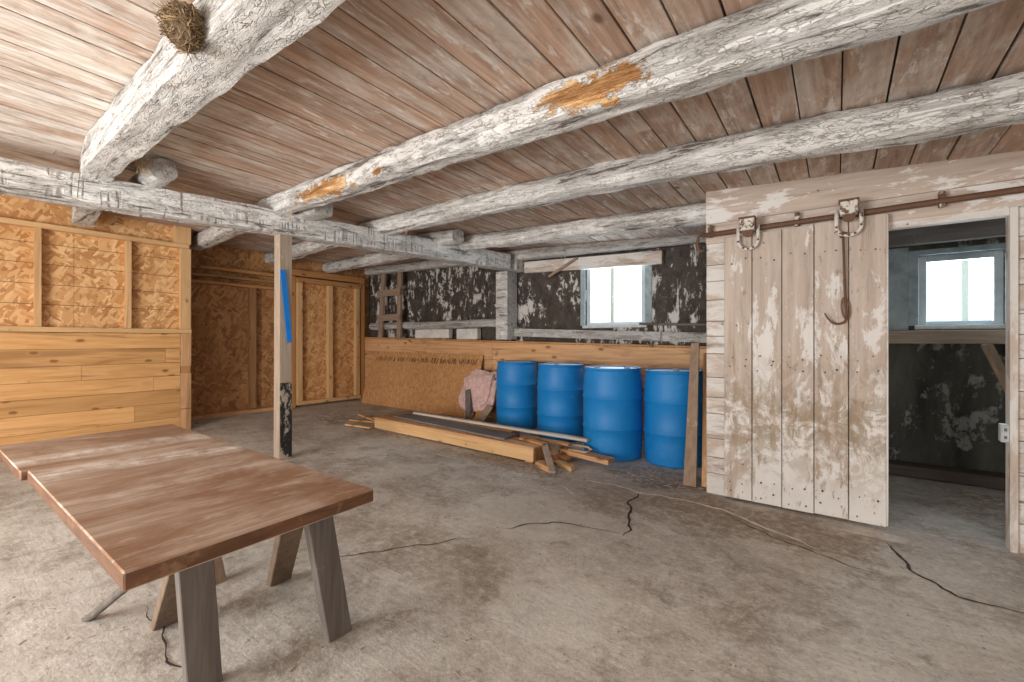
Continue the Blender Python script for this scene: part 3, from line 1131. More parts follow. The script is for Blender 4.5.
# short overlapping ends lying on the girder beside the long joists
joist((-5.0, 1.20, ceil_z(-5.0, 1.20) - 0.10), (-4.30, 1.17, ceil_z(-4.30, 1.17) - 0.105), 0.185, 0.175, m_whitewash(7, (), False, 0.15),
      'round log end resting on the girder beside the nest beam', 16, 2.2, 0.008, 0.01)
joist((-4.75, 2.41, ceil_z(-4.75, 2.41) - 0.10), (-4.02, 2.36, ceil_z(-4.02, 2.36) - 0.115), 0.19, 0.18, m_whitewash(8, (), False, 0.35),
      'squared grey beam end peeping out beside the patched log on the girder', 17, 6.0, 0.004, 0.01)
joist((-4.5, 3.96, ceil_z(-4.5, 3.96) - 0.10), (-3.72, 3.93, ceil_z(-3.72, 3.93) - 0.105), 0.20, 0.18, m_whitewash(9, (), False, 0.2),
      'short grey log end lying on the girder near the back post', 18, 2.6, 0.008, 0.02)

# leaning slim post under the girder
pr = thing('support_post', 'slim squared wooden post with a blue strip holding up the girder', 'post', (-4.513, 2.206, 0.03))
bm = NB()
P0, P1 = Vector((-4.508, 2.20, 0.03)), Vector((-4.525, 2.215, 2.33))
bar(bm, P0, P1, 0.125, 0.115, 0.004, up=(1, 0, 0))
obj('shaft', bm, m_greywood('z', 2), parent=pr)


def on_post(z):
    return P0.lerp(P1, (z - 0.03) / 2.30)


bm = NB()
xf = on_post(0.9).x + 0.0585
yc = on_post(0.9).y
for (y, z) in ((0, 0),):
    pts = []
    za, zb_ = 1.20, 1.93
    bm2 = [(xf + 0.001, yc - 0.058, zb_), (xf + 0.001, yc - 0.004, zb_), (xf + 0.001, yc + 0.064, za + 0.02), (xf + 0.001, yc + 0.012, za)]
    lo = [bm.verts.new(p) for p in bm2]
    hi = [bm.verts.new((p[0] + 0.006, p[1], p[2])) for p in bm2]
    bm.faces.new(lo[::-1])
    bm.faces.new(hi)
    for i in range(4):
        bm.faces.new((lo[i], lo[(i + 1) % 4], hi[(i + 1) % 4], hi[i]))
o = obj('blue_strip', bm, m_plain('bright_blue_tape', (0.01, 0.20, 0.62), 0.5, 0.08), parent=pr)
o['label'] = 'bright blue slanting strip'
bm = NB()
box(bm, xf - 0.006, xf + 0.009, yc - 0.058, yc + 0.058, 0.05, 0.80)
o = obj('tar_patch', bm, m_tar(), parent=pr)
o['label'] = 'black tar smeared near the foot'

# post at the back wall under the girder end
bm = NB()
box(bm, -4.15, -3.93, 5.20, 5.46, 1.24, 2.262, 0.008)
bp = obj('wall_post', bm, m_whitewash(10))
tag(bp, 'square limewashed post standing on the half wall under the girder end', 'post')
bm = NB()
box(bm, -4.0, -3.78, 5.22, 5.47, 2.265, 2.455, 0.008)
tag(obj('bearing_block', bm, m_whitewash(11)), 'limewashed block on top of the post at the back wall', 'block')
# boards on the sooty wall
bm = NB()
hexa(bm, [(-3.76, 5.40, 2.235), (-3.76, 5.40, 2.40), (-3.76, 5.47, 2.235), (-3.76, 5.47, 2.40),
          (-1.72, 5.40, 2.165), (-1.72, 5.40, 2.325), (-1.72, 5.47, 2.165), (-1.72, 5.47, 2.325)])
tag(obj('lintel_board', bm, m_barnpaint('x', 2)), 'white painted board above the window over the drums', 'board')
for (xa, xb_, lab) in ((-3.92, -1.72, 'long grey sill timber under the window over the drums'), (-1.71, -0.875, 'short grey sill timber right of the window, beside the partition')):
    bm = NB()
    pts = []
    for xx in (xa, xb_):
        for yy in (5.36, 5.48):
            zt_ = 1.315 + (-xx - 1.2) * 0.034
            pts += [(xx, yy, zt_ - 0.115), (xx, yy, zt_)]
    hexa(bm, pts)
    tag(obj('sill_timber', bm, m_whitewash(12, (), False, 0.35)), lab, 'beam')
bm = NB()
bar(bm, (-2.0, 5.42, 1.437), (-0.88, 5.42, 1.395), 0.06, 0.03, 0.003)
tag(obj('ledge_strip', bm, m_greywood('x', 0)), 'thin grey ledge strip running right from the window over the drums', 'board')
o = hewn('wall_log', (-7.45, 5.40, 1.505), (-4.17, 5.40, 1.50), 0.14, 0.13, m_whitewash(13, (), False, 0.35), 2.6, 0.012, 0.02, 1.0, 31)
tag(o, 'grey horizontal log along the sooty wall behind the ladder piece', 'beam')
for (a, b, lab) in ((-6.15, -5.30, 'long whitewashed block between half wall and log, left one'), (-5.12, -4.66, 'short whitewashed block between half wall and log, by the post')):
    bm = NB()
    box(bm, a, b, 5.36, 5.47, low_wall_top(a) + 0.022, 1.425, 0.012)
    tag(obj('wall_block', bm, m_plain('whitewashed_block', (0.68, 0.65, 0.60), 0.85, 0.2, 8)), lab, 'block')
# diagonal stick on the header
bm = NB()
bar(bm, (-3.32, 5.38, 2.14), (-2.86, 5.38, 2.36), 0.025, 0.035, 0.003)
tag(obj('brace_stick', bm, m_greywood('x', 1)), 'small slanting stick left of the window over the drums', 'stick')
# ladder piece
lr = thing('short_ladder', 'short homemade ladder piece leaning on the sooty wall', 'ladder', (-6.75, 5.28, 1.26))
for (x, dx) in ((-7.02, 0.05), (-6.47, -0.02)):
    bm = NB()
    bar(bm, (x + 0.0, 5.27, low_wall_top(x) + 0.024), (x + dx, 5.31, 2.50), 0.10, 0.045, 0.003, up=(0, 1, 0))
    obj('stile', bm, m_greywood('z', 1), parent=lr)
for z in (1.66, 2.12):
    bm = NB()
    box(bm, -7.08, -6.42, 5.235, 5.262, z - 0.06, z + 0.06, 0.003)
    obj('rung', bm, m_greywood('x', 1), parent=lr)

# ================================================================== SLIDING DOOR
sd = thing('sliding_door', 'large worn sliding door of five upright planks on an iron track', 'door', (-0.22, 3.74, 0.012))
edges = [-0.705, -0.512, -0.32, -0.127, 0.066, 0.262]
for k, (a, b) in enumerate(zip(edges, edges[1:])):
    bm = NB()
    top = 2.025 + 0.006 * k
    box(bm, a, b - 0.005, 3.735 + 0.002 * (k % 2), 3.772, 0.014 - 0.002 * (k % 3), top, 0.003)
    obj('plank', bm, m_barnpaint('z', 0), parent=sd)
bm = NB()
for k in range(5):
    for zz in (0.07, 0.16, 1.02, 1.10, 1.84):
        for q in (0.25, 0.72):
            xx = edges[k] + q * 0.19 + random.uniform(-0.015, 0.015)
            z_ = zz + random.uniform(-0.03, 0.03)
            r = random.uniform(0.004, 0.0075)
            tube(bm, [(xx, 3.7365, z_), (xx, 3.731, z_)], r, 6)
obj('nail_heads', bm, m_plain('rusty_nails', (0.09, 0.045, 0.03), 0.8, 0.3), parent=sd)
bm = NB()
box(bm, 0.2575, 0.268, 3.733, 3.774, 0.02, 2.04, 0.002)
obj('edge_strip', bm, m_barnpaint('z', 2), parent=sd)


def hanger(xc, ztop):
    """box housing on the track with a U strap bolted to the door"""
    bm = NB()
    box(bm, xc - 0.048, xc + 0.048, 3.635, 3.705, ztop - 0.095, ztop, 0.004)
    h = obj('hanger_housing', bm, m_iron(0.53), parent=sd)
    bm = NB()
    box(bm, xc - 0.055, xc + 0.055, 3.63, 3.71, ztop - 0.012, ztop + 0.003, 0.003)
    obj('housing_cap', bm, m_iron(0.35), parent=h)
    bm = NB()
    box(bm, xc + 0.0481, xc + 0.054, 3.64, 3.70, ztop - 0.09, ztop - 0.01, 0.001)
    obj('side_plate', bm, m_iron(0.2), parent=h)
    bm = NB()
    path = []
    w = 0.066
    zc_ = ztop - 0.165
    path.append((xc - w, 3.695, ztop - 0.055))
    path.append((xc - w, 3.695, zc_ + 0.03))
    for k in range(0, 13):
        a = math.pi + math.pi * k / 12
        path.append((xc + w * math.cos(a), 3.70, zc_ + 0.06 * math.sin(a)))
    path.append((xc + w, 3.695, zc_ + 0.03))
    path.append((xc + w, 3.695, ztop - 0.055))
    tube(bm, path, 0.0125, 8, flat=0.6)
    s = obj('hanger_strap', bm, m_iron(0.6), parent=sd, smooth=True)
    bm = NB()
    for k in (0, 4, 6, 8, 12):
        a = math.pi + math.pi * k / 12
        p = (xc + w * math.cos(a), zc_ + 0.06 * math.sin(a))
        tube(bm, [(p[0], 3.694, p[1]), (p[0], 3.684, p[1])], 0.008, 6)
    obj('bolts', bm, m_iron(0.15), parent=s)
    bm = NB()
    bmesh.ops.create_cone(bm, cap_ends=True, segments=20, radius1=0.036, radius2=0.036, depth=0.02,
                          matrix=Matrix.Translation((xc, 3.672, ztop - 0.105)) @ Matrix.Rotation(math.pi / 2, 4, 'X'))
    obj('wheel', bm, m_iron(0.2), parent=h, smooth=False)
    # strap plate joining the hanger to the door planks
    bm = NB()
    box(bm, xc - w - 0.012, xc - w + 0.012, 3.70, 3.737, zc_ - 0.03, zc_ + 0.05, 0.002)
    box(bm, xc + w - 0.012, xc + w + 0.012, 3.70, 3.737, zc_ - 0.0, zc_ + 0.05, 0.002)
    obj('strap_foot', bm, m_iron(0.6), parent=s)


hanger(-0.535, 2.135)
hanger(0.063, 2.152)
# iron track on the header board
tr = thing('door_track', 'rusty iron track bar above the sliding door', 'rail', (0.3, 3.76, 2.06))
bm = NB()
tube(bm, [(-0.865, 3.742, 2.062), (-0.5, 3.742, 2.067), (0.0, 3.742, 2.072), (0.9, 3.742, 2.085), (1.9, 3.742, 2.10)], 0.020, 10, flat=0.8)
obj('track_bar', bm, m_iron(0.30), parent=tr, smooth=True)
for x in (-0.81, -0.23, 0.52, 1.3):
    bm = NB()
    box(bm, x - 0.014, x + 0.014, 3.735, 3.79, 2.045, 2.14, 0.003)
    tube(bm, [(x, 3.737, 2.125), (x, 3.725, 2.125)], 0.011, 6)
    obj('track_bracket', bm, m_iron(0.45), parent=tr)
bm = NB()
tube(bm, [(-0.86, 3.74, 2.065), (-0.895, 3.74, 2.06), (-0.905, 3.74, 2.02), (-0.90, 3.742, 1.965), (-0.875, 3.745, 1.935), (-0.855, 3.745, 1.95)], 0.012, 8)
obj('end_hook', bm, m_iron(0.2), parent=tr, smooth=True)

# long iron hook hanging from the second hanger
hk = thing('iron_hook', 'long rusty iron hook with wire loop hanging on the sliding door', 'hook', (0.03, 3.70, 1.36))
bm = NB()
pts = [(0.033, 3.70, 1.955), (0.037, 3.705, 1.80), (0.041, 3.712, 1.62), (0.046, 3.715, 1.47), (0.052, 3.712, 1.395)]
for k in range(1, 9):
    a = math.radians(-15 - 130 * k / 8)
    pts.append((0.005 + 0.05 * math.cos(a), 3.705, 1.385 + 0.05 * math.sin(a) + 0.0))
pts += [(-0.05, 3.70, 1.375), (-0.068, 3.70, 1.41)]
tube(bm, pts, [0.007] * (len(pts) - 3) + [0.006, 0.005, 0.0035], 8)
obj('hook_rod', bm, m_iron(0.05), parent=hk, smooth=True)
bm = NB()
loop = []
for k in range(16):
    a = 6.28319 * k / 16
    loop.append((0.047 + 0.022 * math.cos(a) + 0.02 * math.sin(a) * -0.3, 3.718, 1.44 + 0.075 * math.sin(a)))
tube(bm, loop, 0.0045, 6, closed=True)
obj('wire_loop', bm, m_plain('rusty_wire', (0.22, 0.12, 0.065), 0.8, 0.3), parent=hk, smooth=True)
bm = NB()
tube(bm, [(0.012, 3.70, 1.945), (0.05, 3.69, 1.94), (0.055, 3.705, 1.925), (0.015, 3.705, 1.922)], 0.008, 6)
obj('wire_tie', bm, m_iron(0.15), parent=hk, smooth=True)

# ---- the small room behind the doorway
bm = NB()
box(bm, 0.20, 1.74, 5.34, 5.49, 1.195, 1.315, 0.006)
tag(obj('wall_timber', bm, m_greywood('x', 2)), 'dusty horizontal timber below the window in the dark room', 'beam')
bm = NB()
box(bm, 0.0, 1.74, 5.27, 5.49, 0.0, 0.10, 0.01)
tag(obj('floor_timber', bm, m_greywood('x', 5)), 'dark timber lying along the foot of the dark room wall', 'beam')
bm = NB()
box(bm, 0.0, 1.74, 5.42, 5.49, 2.10, 2.33, 0.008)
tag(obj('lintel_timber', bm, m_greywood('x', 3)), 'dark lintel timber above the window in the dark room', 'beam')
bm = NB()
bar(bm, (0.985, 5.20, 1.19), (1.13, 4.95, 0.66), 0.075, 0.03, 0.003)
bar(bm, (1.13, 4.95, 0.66), (1.33, 4.62, 0.0), 0.075, 0.03, 0.003)
tag(obj('leaning_stick', bm, m_greywood('z', 1)), 'brown board leaning inside the dark room by the right jamb', 'board')
ob = thing('outlet_box', 'small grey electrical box on the right doorway jamb', 'electrical box', (0.798, 3.81, 0.66))
bm = NB()
box(bm, 0.775, 0.8095, 3.79, 3.845, 0.625, 0.73, 0.004)
obj('box_body', bm, m_plain('galvanised_box', (0.50, 0.52, 0.53), 0.5, 0.15), parent=ob)
bm = NB()
box(bm, 0.777, 0.809, 3.785, 3.79, 0.632, 0.725, 0.0015)
obj('cover_plate', bm, m_plain('pale_cover', (0.42, 0.44, 0.46), 0.45, 0.2), parent=ob)
bm = NB()
for zz in (0.70, 0.655):
    bm = NB()
    box(bm, 0.787, 0.799, 3.7835, 3.7852, zz - 0.009, zz + 0.009)
    obj('socket', bm, m_plain('dark_socket', (0.12, 0.12, 0.12), 0.5, 0.1), parent=ob)

# ================================================================== TABLE
TZ = 0.68
tb = thing('work_table', 'low rough work table with a stained slab top on splayed trestle legs', 'table', (-2.36, 0.63, 0.0))
bm = NB()
hexa(bm, [(-2.715, 0.275, TZ - 0.046), (-2.715, 0.275, TZ), (-2.715, 0.99, TZ - 0.046), (-2.715, 0.99, TZ),
          (-1.335, 0.286, TZ - 0.046), (-1.335, 0.286, TZ), (-1.36, 0.993, TZ - 0.046), (-1.36, 0.993, TZ)])
es = [e for e in bm.edges]
bmesh.ops.bevel(bm, geom=es, offset=0.004, segments=1, affect='EDGES')
tt = obj('table_slab', bm, m_tabletop(), parent=tb)
tt.data.materials.append(m_tableedge())
for p in tt.data.polygons:
    if abs(p.normal.z) < 0.5:
        p.material_index = 1
bm = NB()
hexa(bm, [(-3.50, 0.243, TZ - 0.042), (-3.50, 0.243, TZ - 0.002), (-3.50, 0.998, TZ - 0.042), (-3.50, 0.998, TZ - 0.002),
          (-2.718, 0.255, TZ - 0.042), (-2.718, 0.255, TZ - 0.002), (-2.718, 0.985, TZ - 0.042), (-2.718, 0.985, TZ - 0.002)])
bmesh.ops.bevel(bm, geom=bm.edges[:], offset=0.004, segments=1, affect='EDGES')
tt = obj('table_slab', bm, m_tabletop(), parent=tb)
tt.data.materials.append(m_tableedge())
for p in tt.data.polygons:
    if abs(p.normal.z) < 0.5:
        p.material_index = 1


def leg(foot, top, wy, wx, tone):
    bm = NB()
    f, t = Vector(foot), Vector(top)
    pts = []
    hx, hy = wx / 2, wy / 2
    for sx in (-1, 1):
        for sy in (-1, 1):
            for q in (f, t):
                pts.append((q.x + sx * hx, q.y + sy * hy, q.z))
    hexa(bm, pts)
    bmesh.ops.bevel(bm, geom=bm.edges[:], offset=0.003, segments=1, affect='EDGES')
    return obj('leg', bm, m_greywood('z', tone), parent=tb)


ZU = TZ - 0.047
leg((-1.790, 0.600, 0.0), (-1.795, 0.562, ZU), 0.105, 0.045, 0)
leg((-1.665, 1.040, 0.0), (-1.672, 0.935, ZU), 0.105, 0.045, 0)
leg((-2.325, 0.645, 0.0), (-1.80, 0.60, ZU - 0.01), 0.115, 0.045, 6)
leg((-2.275, 1.09, 0.0), (-1.765, 0.93, ZU - 0.01), 0.105, 0.045, 6)
bm = NB()
box(bm, -1.765, -1.70, 0.50, 0.98, ZU - 0.13, ZU, 0.004)
obj('trestle_beam', bm, m_greywood('y', 1), parent=tb)
bm = NB()
box(bm, -1.645, -1.612, 0.86, 1.0, ZU - 0.035, ZU, 0.003)
obj('cleat', bm, m_greywood('y', 1), parent=tb)
leg((-2.50, 0.885, 0.0), (-2.80, 0.86, ZU - 0.01), 0.10, 0.045, 1)
leg((-3.15, 0.88, 0.0), (-2.93, 0.86, ZU - 0.01), 0.10, 0.045, 1)
leg((-3.13, 0.78, 0.0), (-2.93, 0.70, ZU - 0.01), 0.09, 0.045, 1)
bm = NB()
box(bm, -2.92, -2.81, 0.45, 0.95, ZU - 0.13, ZU, 0.004)
obj('trestle_beam', bm, m_greywood('y', 1), parent=tb)
bm = NB()
tube(bm, [(-2.628, 0.44, 0.004), (-2.43, 0.50, 0.155), (-2.18, 0.575, 0.34), (-2.06, 0.61, 0.43)], 0.0165, 10)
obj('brace_pole', bm, m_greywood('z', 0), parent=tb, smooth=True)

# ================================================================== BARRELS
def barrel_profile(r, h):
    s = h / 0.90
    return [(0, 0.012), (r - 0.05, 0.012), (r - 0.035, 0.0), (r - 0.016, 0.0), (r - 0.010, 0.012), (r - 0.012, 0.03),
            (r - 0.006, 0.06 * s), (r - 0.002, 0.12 * s), (r, 0.20 * s), (r, 0.285 * s), (r + 0.008, 0.295 * s), (r + 0.010, 0.300 * s), (r + 0.008, 0.305 * s), (r, 0.315 * s),
            (r, 0.44 * s), (r, 0.585 * s), (r + 0.008, 0.595 * s), (r + 0.010, 0.60 * s), (r + 0.008, 0.605 * s), (r, 0.615 * s),
            (r - 0.001, 0.70 * s), (r - 0.005, 0.78 * s), (r - 0.011, 0.835 * s), (r - 0.019, 0.862 * s), (r - 0.020, 0.872 * s), (r - 0.011, 0.876 * s),
            (r - 0.009, 0.888 * s), (r - 0.012, 0.899 * s), (r - 0.022, 0.90 * s), (r - 0.028, 0.896 * s), (r - 0.032, 0.889 * s)]


barrels = []
for (x, y, r, h, rot, lab) in ((-3.585, 4.975, 0.288, 0.912, 0.4, 'blue plastic drum at the left end of the row, beside the pink insulation'),
                               (-2.78, 4.79, 0.292, 0.918, 1.9, 'blue plastic drum second from left, behind the scrap wood'),
                               (-1.935, 4.43, 0.308, 0.932, 3.3, 'biggest looking blue drum, third from left, standing forward'),
                               (-1.33, 4.56, 0.286, 0.925, 5.0, 'blue plastic drum at the right end, partly behind the leaning plank')):
    root = thing('plastic_drum', lab, 'barrel', (x, y, floor_z(x)), 'blue plastic drums along the low wall')
    root.rotation_euler = (0, 0, rot)
    bm = NB()
    lathe(bm, barrel_profile(r, h), 56)
    obj('drum_body', bm, m_blue(), parent=root, smooth=True, local=True)
    bm = NB()
    lathe(bm, [(r - 0.031, h * 0.987), (r - 0.06, h * 0.989), (0.10, h * 0.991), (0, h * 0.992)], 48)
    ld = obj('drum_lid', bm, m_lid(), parent=root, smooth=True, local=True)
    for s in (-1, 1):
        bm = NB()
        bmesh.ops.create_cone(bm, cap_ends=True, segments=16, radius1=0.034, radius2=0.030, depth=0.016,
                              matrix=Matrix.Translation((s * 0.16, 0.02, h * 0.990 + 0.005)))
        obj('bung', bm, m_plain('bung_plastic', (0.30, 0.36, 0.40), 0.5, 0.1), parent=ld, local=True)
    barrels.append(root)

# ================================================================== LEANING THINGS BY THE LOW WALL
bm = NB()
hexa(bm, [(-7.22, 4.98, 0.06), (-7.25, 5.29, 1.02), (-7.22, 4.995, 0.06), (-7.25, 5.305, 1.02),
          (-4.42, 4.98, 0.04), (-4.47, 5.29, 1.005), (-4.42, 4.995, 0.04), (-4.47, 5.305, 1.005)])
sh = obj('strand_board_sheet', bm, m_osb(2))
tag(sh, 'loose strand board sheet with a row of dark print leaning on the low wall', 'sheet')
# a row of blurred stencil strokes printed along the top of the sheet
bm = NB()
rnd = random.Random(3)
xx = -7.12
while xx < -4.58:
    t0 = 0.885 + rnd.uniform(-0.01, 0.01)
    hgt = rnd.uniform(0.05, 0.10)
    w = rnd.uniform(0.010, 0.020)
    sl = rnd.uniform(-0.02, 0.03)
    zs_ = (t0 - hgt / 2, t0 + hgt / 2)
    q = []
    for z_ in zs_:
        f = (z_ - 0.06) / 0.96
        y_ = 4.98 + 0.31 * f
        q.append((y_ - 0.0012, z_))
    va = [bm.verts.new((xx, q[0][0], q[0][1])), bm.verts.new((xx + w, q[0][0], q[0][1])), bm.verts.new((xx + w + sl, q[1][0], q[1][1])), bm.verts.new((xx + sl, q[1][0], q[1][1]))]
    vb = [bm.verts.new((v.co.x, v.co.y + 0.002, v.co.z)) for v in va]
    bm.faces.new(va)
    bm.faces.new(vb[::-1])
    for i in range(4):
        bm.faces.new((va[i], va[(i + 1) % 4], vb[(i + 1) % 4], vb[i]))
    xx += w + rnd.uniform(0.006, 0.03) + (0.05 if rnd.random() < 0.08 else 0)
pr_o = obj('printed_row', bm, m_plain('faded_stencil_ink', (0.15, 0.085, 0.045), 0.8, 0.3), parent=sh)

pr_o['kind'] = 'stuff'

# plank leaning by the partition edge
bm = NB()
hexa(bm, [(-1.050, 3.865, 0.0), (-1.100, 4.315, 1.20), (-1.050, 3.895, 0.0), (-1.100, 4.34, 1.20),
          (-0.947, 3.865, 0.0), (-1.030, 4.315, 1.205), (-0.947, 3.895, 0.0), (-1.030, 4.34, 1.205)])
tag(obj('leaning_plank', bm, m_greywood('z', 1)), 'weathered brown plank leaning upright against the right hand drum', 'plank')
bm = NB()
hexa(bm, [(-0.915, 3.92, 0.0), (-1.035, 4.50, 1.10), (-0.915, 3.95, 0.0), (-1.035, 4.525, 1.10),
          (-0.868, 3.92, 0.0), (-0.965, 4.50, 1.11), (-0.868, 3.95, 0.0), (-0.965, 4.525, 1.11)])
tag(obj('leaning_plank', bm, m_pine('z', 4)), 'yellow pine plank leaning between the weathered plank and the partition edge', 'plank')

# pink insulation
bm = NB()
bmesh.ops.create_icosphere(bm, subdivisions=5, radius=1.0)
for v in bm.verts:
    c = v.co.copy()
    n_ = noise.noise(c * 2.3) * 0.16 + noise.noise(c * 6) * 0.06 + noise.noise(c * 14) * 0.03
    s = lambda q: math.copysign(abs(q) ** 0.62, q)
    c = Vector((s(c.x), s(c.y), s(c.z))) * (1 + n_)
    v.co = Vector((-4.27 + c.x * 0.33 + c.z * 0.03, 4.965 + c.y * 0.10 + c.z * 0.06, 0.47 + c.z * 0.30))
ins = obj('insulation_batt', bm, m_plain('pink_glass_wool', (0.60, 0.40, 0.36), 0.95, 0.28, 16), smooth=True)
tag(ins, 'crumpled pink insulation batt propped behind the first drum', 'insulation')
# offcuts leaning in front of the insulation
for (a, b, w, h, mat, lab) in (
        ((-4.25, 4.70, 0.05), (-4.40, 4.86, 0.50), 0.10, 0.02, m_greywood('z', 0), 'narrow dark splintered board upright before the pink insulation'),
        ((-4.13, 4.72, 0.05), (-4.13, 4.90, 0.27), 0.15, 0.02, m_pine('z', 1), 'brown offcut leaning under the insulation, left one'),
        ((-4.04, 4.66, 0.05), (-3.96, 4.84, 0.30), 0.12, 0.02, m_greywood('z', 1), 'brown offcut leaning under the insulation, against the first drum')):
    bm = NB()
    bar(bm, a, b, w, h, 0.003, up=(0, -1, 0.3))
    tag(obj('board_offcut', bm, mat), lab, 'board')

# ================================================================== TIMBER PILE
zf0 = 0.018
pl = thing('timber_box', 'long pale box of nailed boards lying on the floor before the drums', 'timber', (-3.65, 3.72, 0.03))


def slab(name, x0, x1, y0, y1, z0, z1, mat, parent=None, lab=None, cat='board', drop=0.01, bev=0.003):
    """board lying along X following the floor's fall"""
    bm = NB()
    pts = []
    for xx in (x0, x1):
        for yy in (y0, y1):
            for zz in (z0, z1):
                pts.append((xx, yy, zz + floor_z(xx)))
    hexa(bm, pts)
    if bev:
        bmesh.ops.bevel(bm, geom=bm.edges[:], offset=bev, segments=1, affect='EDGES')
    o = obj(name, bm, mat, parent=parent)
    if lab:
        tag(o, lab, cat)
    return o


def yslab(name, pts4, z0, z1, mat, parent=None, lab=None, cat='board'):
    """flat board with plan corners pts4 (left-near, left-far, right-near, right-far)"""
    bm = NB()
    pts = []
    for (xx, yy) in pts4:
        pts += [(xx, yy, z0 + floor_z(xx)), (xx, yy, z1 + floor_z(xx))]
    hexa(bm, pts)
    bmesh.ops.bevel(bm, geom=bm.edges[:], offset=0.003, segments=1, affect='EDGES')
    o = obj(name, bm, mat, parent=parent)
    if lab:
        tag(o, lab, cat)
    return o


yslab('front_board', ((-5.00, 3.66), (-5.00, 3.70), (-2.40, 3.60), (-2.40, 3.64)), 0.015, 0.135, m_pine('x', 2), pl)
yslab('back_board', ((-5.00, 3.92), (-5.00, 3.96), (-2.40, 3.83), (-2.40, 3.87)), 0.015, 0.135, m_pine('x', 4), pl)
yslab('top_board', ((-5.02, 3.655), (-5.02, 3.80), (-2.395, 3.595), (-2.395, 3.73)), 0.136, 0.160, m_pine('x', 4), pl)
yslab('top_board', ((-5.02, 3.805), (-5.02, 3.97), (-2.50, 3.735), (-2.50, 3.88)), 0.136, 0.158, m_pine('x', 1), pl)
yslab('end_block', ((-2.52, 3.645), (-2.52, 3.825), (-2.41, 3.645), (-2.41, 3.825)), 0.015, 0.134, m_pine('z', 1), pl)
yslab('runner', ((-4.95, 3.67), (-4.95, 3.72), (-4.30, 3.66), (-4.30, 3.71)), 0.0, 0.015, m_greywood('x', 1), pl)
yslab('runner', ((-2.50, 3.605), (-2.50, 3.86), (-2.42, 3.605), (-2.42, 3.86)), 0.0, 0.015, m_pine('y', 4), pl)
yslab('slate_strip', ((-4.78, 3.80), (-4.78, 4.04), (-2.80, 3.66), (-2.84, 3.93)), 0.162, 0.180, m_greywood('x', 3), None,
      'dark grey roofing strip lying on top of the timber box', 'strip')
yslab('pale_slat', ((-4.72, 4.08), (-4.72, 4.14), (-2.06, 4.08), (-2.06, 4.15)), 0.172, 0.202, m_greywood('x', 4), None,
      'long pale slat behind the dark roofing strip, in front of the drums', 'slat')
# blocks carrying the slat
yslab('support_board', ((-4.85, 4.05), (-4.85, 4.22), (-3.0, 4.05), (-3.0, 4.22)), 0.0, 0.168, m_pine('x', 1), None,
      'brown timber lying between the box and the drums', 'timber')
yslab('floor_board', ((-2.62, 4.00), (-2.62, 4.13), (-1.72, 3.84), (-1.72, 3.99)), 0.05, 0.095, m_pine('x', 4), None,
      'yellow board pointing right from the scrap pile before the big drum', 'board')
yslab('bearer_block', ((-2.60, 3.93), (-2.60, 4.05), (-2.15, 3.80), (-2.15, 3.93)), 0.0, 0.048, m_pine('x', 1), None,
      'brown board under the yellow board in the scrap pile', 'board')
yslab('scrap_block', ((-2.33, 3.53), (-2.33, 3.62), (-2.12, 3.44), (-2.12, 3.54)), 0.0, 0.05, m_pine('x', 4), None,
      'short tan block in front of the scrap pile', 'block')
yslab('scrap_board', ((-2.30, 3.74), (-2.30, 3.80), (-1.98, 3.60), (-1.98, 3.68)), 0.0, 0.04, m_pine('x', 2), None,
      'pale narrow board behind the short tan block', 'board')
bm = NB()
bar(bm, (-2.40, 3.80, 0.175), (-2.07, 3.42, 0.03), 0.06, 0.03, 0.003)
tag(obj('scrap_stick', bm, m_greywood('x', 2)), 'weathered stick slanting off the end of the timber box', 'stick')
yslab('scrap_board', ((-2.32, 3.70), (-2.32, 3.86), (-2.22, 3.68), (-2.22, 3.80)), 0.045, 0.10, m_pine('x', 1), None,
      'brown block end stacked behind the slanting stick', 'block')
bm = NB()
bar(bm, (-2.78, 3.98, 0.165), (-2.22, 4.02, 0.150), 0.09, 0.022, 0.003)
tag(obj('scrap_board', bm, m_pine('x', 1)), 'short brown board on top of the right end of the pile', 'board')
bm = NB()
tube(bm, [(-2.50, 4.10, 0.11), (-2.25, 4.12, 0.125), (-2.05, 4.08, 0.135), (-1.97, 4.02, 0.125), (-2.02, 3.96, 0.112), (-2.2, 3.95, 0.112)], 0.012, 8)
tag(obj('bent_hose', bm, m_plain('tan_hose', (0.48, 0.35, 0.23), 0.6, 0.15), smooth=True), 'tan bent hose end curling over the yellow board', 'hose')
yslab('scrap_board', ((-2.75, 3.90), (-2.75, 4.04), (-2.30, 3.92), (-2.30, 4.06)), 0.0, 0.14, m_greywood('x', 1), None,
      'dark brown offcut wedged behind the right end of the timber box', 'board')
yslab('scrap_board', ((-2.70, 3.78), (-2.70, 3.86), (-2.36, 3.70), (-2.36, 3.77)), 0.162, 0.185, m_pine('x', 1), None,
      'reddish offcut lying on the right end of the timber box', 'board')
rnd = random.Random(12)
labs = ['thin splintered lath sticking out left of the timber box, topmost', 'pale splintered lath left of the timber box, lowest',
        'brown broken lath crossing the others left of the timber box', 'short broken lath closest to the corner door']
for k, (a, b, z0) in enumerate((((-5.75, 3.95), (-5.03, 3.75), 0.06), ((-5.50, 3.56), (-5.02, 3.62), 0.0), ((-5.62, 3.70), (-5.05, 3.85), 0.03), ((-5.92, 4.15), (-5.35, 4.05), 0.0))):
    bm = NB()
    zz = floor_z(a[0]) + z0 + 0.014
    bar(bm, (a[0], a[1], zz), (b[0], b[1], zz), 0.06, 0.022, 0.003)
    tag(obj('broken_lath', bm, m_pine('x', (4, 2, 1, 4)[k])), labs[k], 'lath', 'splintered laths left of the timber box')

